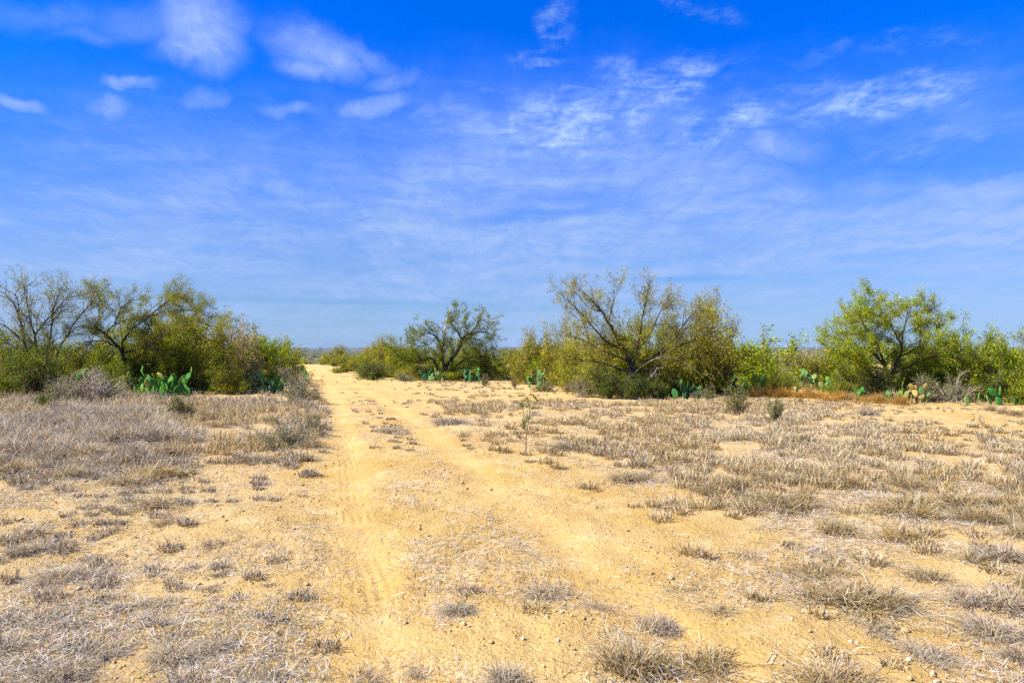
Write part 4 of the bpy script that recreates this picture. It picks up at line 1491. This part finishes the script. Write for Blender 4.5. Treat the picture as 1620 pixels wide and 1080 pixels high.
def tuft_obj(x, y, z, w, h, kind, label, low=False, group='dry grass tufts'):
    global n_ind
    src = (LOW if low else TUFTS)[kind]
    o = link('grass_tuft', src[n_ind % 3], None, label, 'grass tuft', group)
    o.location = (x, y, z)
    o.rotation_euler = (0, 0, RNG.uniform(0, 6.28))
    sw = w / (3.4 if low else 1.9)
    o.scale = (sw, sw * RNG.uniform(0.8, 1.2), h)
    n_ind += 1


# tufts one can point to: photo column, row of the foot, width and height in photo pixels
NAMED = [
    (1000, 1062, 150, 95, 'golden', 0, 'big tangled grey-gold tuft at the bottom, right of the track'),
    (1112, 1048, 130, 62, 'golden', 0, 'wide golden tuft just right of the big tangled bottom tuft'),
    (1035, 988, 90, 48, 'grey', 0, 'spiky little tuft with straws lying to its right'),
    (1145, 972, 90, 34, 'mixed', 1, 'sparse straw-coloured tuft on open sand above the wide golden tuft'),
    (1100, 930, 80, 28, 'golden', 1, 'flat sparse tuft at the right verge of the track'),
    (1325, 1095, 190, 70, 'golden', 0, 'broad tuft cut by the bottom edge of the picture, right half'),
    (1330, 960, 190, 62, 'golden', 0, 'longest golden tuft, lying across the right foreground'),
    (1300, 905, 120, 48, 'golden', 0, 'domed golden tuft directly above the longest golden tuft'),
    (1395, 955, 90, 62, 'mixed', 0, 'reddish thin tuft at the right end of the longest golden tuft'),
    (1455, 908, 90, 44, 'golden', 0, 'separate golden tuft with bare sand all round, right foreground'),
    (1420, 848, 90, 55, 'golden', 0, 'rounded tuft at the front of the right grass, above the separate golden one'),
    (1325, 840, 95, 48, 'golden', 0, 'rounded tuft at the left front corner of the right grass'),
    (1555, 958, 150, 66, 'grey', 0, 'large dark grey tuft at the right edge, above the lower right sand'),
    (1575, 885, 120, 50, 'grey', 0, 'dark tuft hugging the right edge below the dense grass'),
    (1560, 1008, 110, 46, 'grey', 0, 'dark low tuft near the right edge, below the large dark grey tuft'),
    (1370, 998, 110, 30, 'mixed', 1, 'faint sparse tuft below the longest golden tuft'),
    (1460, 1042, 110, 40, 'grey', 0, 'ragged grey tuft in the lower right corner sand'),
    (1605, 1045, 60, 40, 'grey', 0, 'small dark tuft in the lower right corner'),
    (1180, 872, 70, 24, 'mixed', 1, 'thin flat tuft between the track and the right grass'),
    (1440, 815, 120, 50, 'golden', 0, 'full golden tuft inside the right grass front'),
    (1250, 800, 110, 55, 'golden', 0, 'dense brown tuft at the lower left tip of the right grass'),
    (1150, 770, 90, 50, 'golden', 0, 'brown tuft where the right grass narrows to a point'),
    (725, 968, 70, 24, 'grey', 0, 'dark little tuft in the middle of the track foreground'),
    (845, 945, 120, 30, 'grey', 1, 'flat grey mat of straw across the right rut'),
    (940, 965, 80, 22, 'mixed', 1, 'flat straw tuft right of the grey mat'),
    (795, 1090, 80, 60, 'grey', 0, 'thin upright tuft cut by the bottom edge between the ruts'),
    (660, 1060, 90, 30, 'grey', 1, 'dark flat tuft at the bottom beside the left rut'),
    (575, 1070, 110, 40, 'grey', 1, 'wide grey mat at the bottom left of the ruts'),
    (278, 1040, 100, 40, 'grey', 0, 'darkest foreground tuft, lower left'),
    (345, 1026, 75, 30, 'grey', 0, 'dark tuft just right of the darkest foreground tuft'),
    (95, 1068, 100, 44, 'grey', 0, 'bushy grey tuft in the lower left corner'),
    (175, 1036, 90, 36, 'grey', 0, 'grey tuft between the lower left corner and the darkest tuft'),
    (245, 957, 75, 26, 'grey', 1, 'grey flat tuft above the darkest foreground tuft'),
    (335, 936, 70, 24, 'mixed', 1, 'brown-centred flat tuft at left, halfway to the track'),
    (430, 862, 90, 22, 'grey', 1, 'flat pale tuft near the left rut'),
    (105, 918, 110, 40, 'grey', 0, 'mat-like grey tuft near the left edge'),
    (40, 870, 80, 40, 'grey', 0, 'grey tuft at the left edge, above the mat-like one'),
    (275, 828, 60, 18, 'golden', 0, 'short dark tuft alone on bare soil at left'),
    (245, 803, 100, 34, 'golden', 0, 'golden tuft with dark heart, left of the white rock'),
    (200, 765, 80, 40, 'mixed', 0, 'upright tuft left of and above the golden dark-hearted one'),
    (245, 752, 110, 46, 'golden', 0, 'thick tuft at the front of the left grass'),
    (20, 752, 90, 60, 'golden', 0, 'dark-hearted tuft at the front of the left grass, on the left edge'),
    (100, 755, 90, 40, 'mixed', 0, 'grey tuft at the left grass front right of the dark-hearted one'),
    (420, 730, 80, 28, 'mixed', 0, 'small grey tuft below the low dull olive shrub'),
    (620, 683, 52, 18, 'mixed', 0, 'single tuft growing between the two ruts'),
    (486, 710, 60, 36, 'golden', 0, 'reddish-brown tuft at the verge of the left rut'),
    (1000, 755, 90, 30, 'mixed', 0, 'tuft at the front of the right grass, nearest the right rut'),
    (900, 712, 80, 26, 'mixed', 0, 'low tuft right of the sapling at the grass front'),
    (715, 672, 90, 26, 'grey', 0, 'grey tuft left of the sapling, beside the right rut'),
    (1290, 870, 80, 20, 'mixed', 1, 'thin straws above the domed golden tuft'),
]
named_xy = []
for (px, row, w, h, kind, low, label) in NAMED:
    x, y, z = at_row(px, min(row, 1120))
    tuft_obj(x, y, z, w / F * y * 1.08, h / F * y * 0.66, kind, label, bool(low), 'single grass tufts in the foreground')
    named_xy.append((x, y, w / F * y * 0.5))
# orange grass strip under the right cacti
ORD = 'first second third fourth fifth sixth seventh eighth ninth tenth eleventh twelfth thirteenth fourteenth fifteenth sixteenth'.split()
for i, px in enumerate(np.linspace(1184, 1425, 16)):
    row = np.interp(px, [1180, 1260, 1340, 1430], [624, 631, 634, 640])
    x, y, z = at_row(px + RNG.normal(0, 3), row + RNG.normal(0, 1.5))
    tuft_obj(x, y, z, RNG.uniform(26, 38) / F * y * 1.2, RNG.uniform(20, 30) / F * y, 'orange' if px < 1330 or i % 2 else 'golden',
             f'{ORD[i]} tuft from the left in the orange grass strip below the right cacti', False, 'orange grass strip')
for (px, row, w, lab) in [(1590, 655, 30, 'middle brown tuft'), (1568, 650, 30, 'left-hand brown tuft'), (1608, 660, 30, 'right-hand brown tuft')]:
    x, y, z = at_row(px, row)
    tuft_obj(x, y, z, w / F * y, 18 / F * y, 'golden', lab + ' of three at the foot of the last shrubs by the right edge', False, 'tufts at the right shrubs')

# all other tufts: nearest ones single, the rest one mass
rngg = np.random.default_rng(404)
n = 60000
yy = np.sqrt(rngg.uniform(3.1 ** 2, 70 ** 2, n))
near = rngg.random(n) < 0.5
yy = np.where(near, np.sqrt(rngg.uniform(3.1 ** 2, 26 ** 2, n)), yy)
pxx = rngg.uniform(-120, 1740, n)
xx = (pxx - 810) / F * yy
zz = height(xx, yy)
ppx, ppy = to_px(xx, yy, zz)
cv = cover(np.clip(ppx, 0, 1620), np.clip(ppy, 575, 1085))
uu = track_u(xx, yy)
cv = np.where(np.abs(uu) < 1.15, np.where(np.abs(uu) < 0.42, np.where(yy > 11, np.maximum(cv * 0.25, 0.30), cv * 0.25), 0.0), cv)
clmp = np.clip(0.5 + 1.5 * fbm(xx / 1.3, yy / 1.3, 3, 71), 0, 1)
pk = np.clip(cv ** 1.4 * (0.05 + 1.9 * clmp ** 1.5), 0, 1) * np.where(yy < 12, 0.95, 0.8)
sel = rngg.random(n) < pk * np.where(pxx > 640, 0.5, 0.4)
xx, yy, zz, ppx, ppy, cv = [a[sel] for a in (xx, yy, zz, ppx, ppy, cv)]
# keep clear of the named tufts and thin out crowding
ok = np.ones(len(xx), bool)
for (x, y, r) in named_xy:
    ok &= (xx - x) ** 2 + (yy - y) ** 2 > (r * 0.8) ** 2
cell = {}
for i in np.argsort(yy):
    if not ok[i]:
        continue
    g = 0.27 if yy[i] < 30 else 0.36
    key = (int(xx[i] / g), int(yy[i] / g))
    if key in cell:
        ok[i] = False
    else:
        cell[key] = 1
xx, yy, zz, ppx, ppy, cv = [a[ok] for a in (xx, yy, zz, ppx, ppy, cv)]
left = uu_ = track_u(xx, yy) < 0
hh = np.where(left, np.interp(ppy, [600, 700, 745, 780, 1080], [0.27, 0.25, 0.17, 0.09, 0.08]), np.interp(ppy, [600, 700, 830, 880, 1080], [0.17, 0.18, 0.18, 0.12, 0.10]))
hh = hh * np.where((ppx < 260) & (ppy < 740), 1.45, 1.0)
hh = hh * rngg.uniform(0.65, 1.45, len(xx)) * (0.55 + 0.5 * cv)
hh = np.where(np.abs(track_u(xx, yy)) < 1.3, 0.08, hh)
rad = hh * rngg.uniform(0.6, 1.1, len(xx)) + 0.05
warm = fbm(xx / 2.5, yy / 2.5, 2, 91)
app = hh / yy
order = np.argsort(-app)
N_IND = 225
ind = order[:N_IND]
LM = [(338, 767, 'the lone white rock'), (832, 715, 'the sapling'), (1166, 657, 'the rounded grey-green shrublet'), (1228, 669, 'the thin upright weed'), (445, 706, 'the low dull olive shrub'),
      (492, 690, 'the grey-green shrub by the rut'), (66, 640, 'the small dark shrub'), (95, 635, 'the pale grey-green shrublet'), (292, 664, 'the feathery green shrub'), (1104, 698, 'the tiny lone cactus'),
      (861, 728, 'the ochre stone'), (1555, 702, 'the bare branching weed'), (478, 640, 'the leaning olive bush'), (862, 619, 'the low grey-green weed'), (1079, 628, 'the dark-padded cactus'), (42, 622, 'the dirt mound'), (1370, 657, 'the fallen twigs'), (258, 632, 'the largest cactus'), (436, 618, 'the bright green cactus by the track'), (150, 640, 'the wide dead bush'), (200, 634, 'the low olive bush'), (362, 618, 'the brown-olive rounded bush'),
      (1000, 1062, 'the big tangled bottom tuft'), (1330, 960, 'the longest golden tuft'), (1300, 905, 'the domed golden tuft'), (1455, 908, 'the separate golden tuft'), (1555, 958, 'the large dark grey tuft'), (1440, 815, 'the full golden tuft'),
      (1250, 800, 'the dense brown tuft at the grass tip'), (1150, 770, 'the brown tuft at the narrow point'), (725, 968, 'the dark little track tuft'), (845, 945, 'the flat grey mat'), (278, 1040, 'the darkest foreground tuft'), (95, 1068, 'the bushy corner tuft'),
      (105, 918, 'the mat-like grey tuft'), (275, 828, 'the short dark lone tuft'), (245, 803, 'the golden dark-hearted tuft'), (245, 752, 'the thick front tuft'), (20, 752, 'the dark-hearted edge tuft'), (420, 730, 'the small grey tuft under the shrub'),
      (486, 710, 'the reddish-brown verge tuft'), (1000, 755, 'the front tuft nearest the right rut'), (900, 712, 'the low tuft by the sapling'), (715, 672, 'the grey tuft beside the right rut'), (1035, 988, 'the spiky little tuft'), (1100, 930, 'the flat verge tuft'),
      (335, 936, 'the brown-centred flat tuft'), (430, 862, 'the flat pale tuft'), (40, 870, 'the grey left-edge tuft'), (1420, 848, 'the rounded front tuft'), (1325, 840, 'the rounded corner tuft')]
LMXY = np.array([at_row(px, py)[:2] for px, py, _ in LM])
used = set()
for i in ind:
    lf = bool(left[i])
    kd = 'grey' if (lf and warm[i] < 0.12) else ('golden' if warm[i] > 0.02 else 'mixed')
    size = 'tall' if hh[i] > 0.24 else ('short' if hh[i] < 0.14 else 'knee-low')
    size = {'knee-low': 'middling'}.get(size, size)
    size += ' wide' if rad[i] / hh[i] > 1.05 else ' narrow'
    colr = dict(grey='grey', golden='golden-brown', mixed='straw-coloured')[kd]
    dd = np.hypot(LMXY[:, 0] - xx[i], LMXY[:, 1] - yy[i])
    lab = None
    for j in [q for q in np.argsort(dd)[:12] if dd[q] < 9.0]:
        dx = xx[i] - LMXY[j, 0]; dy = yy[i] - LMXY[j, 1]
        side = 'right of' if dx > 0 else 'left of'
        dep = 'behind' if dy > 0 else 'in front of'
        if abs(dx) > 2.2 * abs(dy):
            rel = side
        elif abs(dy) > 2.2 * abs(dx):
            rel = dep
        else:
            rel = 'back-' + side[:-3] + ' of' if dy > 0 else 'front-' + side[:-3] + ' of'
        dist = 'close' if dd[j] < 0.7 else ('one step' if dd[j] < 1.4 else ('two' if dd[j] < 2.1 else ('three' if dd[j] < 2.8 else ('four' if dd[j] < 3.6 else ('five' if dd[j] < 4.4 else ('six' if dd[j] < 5.2 else ('seven' if dd[j] < 6.0 else ('eight' if dd[j] < 6.8 else 'nine or ten'))))))) + ' steps')
        c = f"{size} {colr} tuft {dist} {rel} {LM[j][2]}"
        if c not in used and len(c.split()) <= 16:
            lab = c
            break
    if lab is None:
        lab = f"{size} {colr} tuft among its like in the thick grass {'left of the track' if lf else 'right of the sapling'}"
    used.add(lab)
    low = hh[i] < 0.12
    tuft_obj(xx[i], yy[i], zz[i], rad[i] * 2.3, hh[i], kd, lab, low, 'dry grass tufts ' + ('left of the track' if lf else 'right of the track'))
rest = order[N_IND:]
X, Y, Zz, H, Rd, wm, lf = xx[rest], yy[rest], zz[rest], hh[rest], rad[rest], warm[rest], left[rest]
nb = np.clip(1000 / Y, 18, 110).astype(int)
wdt = np.clip(0.0045 + Y * 0.00045, 0.005, 0.022)
base, d, L, W_, idx = tuft_blades(X, Y, Zz, Rd * 1.25, H, nb, wdt, None, rngg)
m = len(base)
groups = np.where(lf & (wm < 0.12), 1, np.where(wm > 0.02, 0, 2))[idx]
cr = np.empty((m, 3)); ct = np.empty((m, 3))
for gi, k in enumerate(['golden', 'grey', 'mixed']):
    s = groups == gi
    rw, tw, tint = GRASS[k]
    cr[s] = pick(G_ROOT, rw, s.sum(), 0.15, rngg); ct[s] = pick(G_TIP, tw, s.sum(), 0.15, rngg) * np.array(tint) * (1.12 if k != 'grey' else 1.0)
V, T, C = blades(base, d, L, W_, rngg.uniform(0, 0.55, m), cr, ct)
link('dry_grass', make_mesh('dry_grass', V, T, None, C, mat=M_GRASS), kind='stuff', label='dry bunchgrass filling the fields behind and between the tufts')
print('tufts', len(xx), 'blade tris', len(T), 'individual', n_ind)


def litter():
    rng = np.random.default_rng(99)
    n = 520000
    y = 2.9 * (26 / 2.9) ** rng.random(n)
    px = rng.uniform(-60, 1680, n)
    x = (px - 810) / F * y
    z = height(x, y)
    ppx, ppy = to_px(x, y, z)
    c = cover(np.clip(ppx, 0, 1620), np.clip(ppy, 575, 1085))
    u = track_u(x, y)
    c = np.where(np.abs(u) < 0.5, np.maximum(c, 0.28), c)
    c = np.where(np.abs(np.abs(u) - 0.85) < 0.3, np.maximum(c * 0.35, 0.06), c)
    clm = np.clip(0.45 + 1.7 * fbm(x / 0.7, y / 0.7, 3, 21), 0, 1)
    k = rng.random(n) < (0.05 + c * 0.95) * clm
    x, y, z, ppx = x[k], y[k], z[k], ppx[k]
    n = len(x)
    a = rng.uniform(0, 6.28, n)
    e = np.abs(rng.normal(0.05, 0.22, n))
    d = np.stack([np.cos(a) * np.cos(e), np.sin(a) * np.cos(e), np.sin(e)], -1)
    L = rng.uniform(0.03, 0.12, n) * (1 + y / 25)
    base = np.stack([x, y, z + 0.004 + rng.uniform(0, 0.01, n)], -1)
    tw = GRASS['grey'][1] if False else [3, 4, 3, 1, 3]
    c1 = pick(G_TIP, tw, n, 0.2, rng)
    dark_ = rng.random(n) < 0.22
    c1[dark_] *= 0.38
    lft = (ppx < 600)[:, None]
    c1 = np.where(lft, c1 * np.array([0.95, 0.965, 0.98]), c1)
    s = unit(np.cross(d, np.array([0, 0, 1.0])) + rng.normal(0, 0.3, (n, 3)))
    V, T, C = leaf_quads(base, d, s, L, np.clip(0.0028 + y * 0.00035, 0.003, 0.011), c1)
    link('straw_litter', make_mesh('straw_litter', V, T, None, C, mat=M_GRASS), kind='stuff', label='broken grey straw lying on the soil')
    print('litter', n)


litter()

# ------------------------------------------------------------------ air
hm, ht = new_mat('haze')
pv = ht.n('ShaderNodeVolumePrincipled')
pv.inputs['Color'].default_value = (0.34, 0.56, 1.0, 1)
pv.inputs['Density'].default_value = 0.00004
pv.inputs['Anisotropy'].default_value = 0.0
ho = ht.n('ShaderNodeOutputMaterial')
ht.t.links.new(pv.outputs[0], ho.inputs['Volume'])
hs = 27000.0
zt, zb = 7.6, -60.0
hv = np.array([(sx * hs, sy * hs, z) for z in (zb, zt) for sx, sy in ((-1, -1), (1, -1), (1, 1), (-1, 1))])
hq = np.array([(0, 3, 2, 1), (4, 5, 6, 7), (0, 1, 5, 4), (1, 2, 6, 5), (2, 3, 7, 6), (3, 0, 4, 7)])
HAZE = True
if HAZE:
    link('haze', make_mesh('haze', hv, None, hq, mat=hm), kind='stuff', label='thin blue haze over the plain')
tot = sum(len(m.polygons) for m in bpy.data.meshes)
print('total polys', tot)
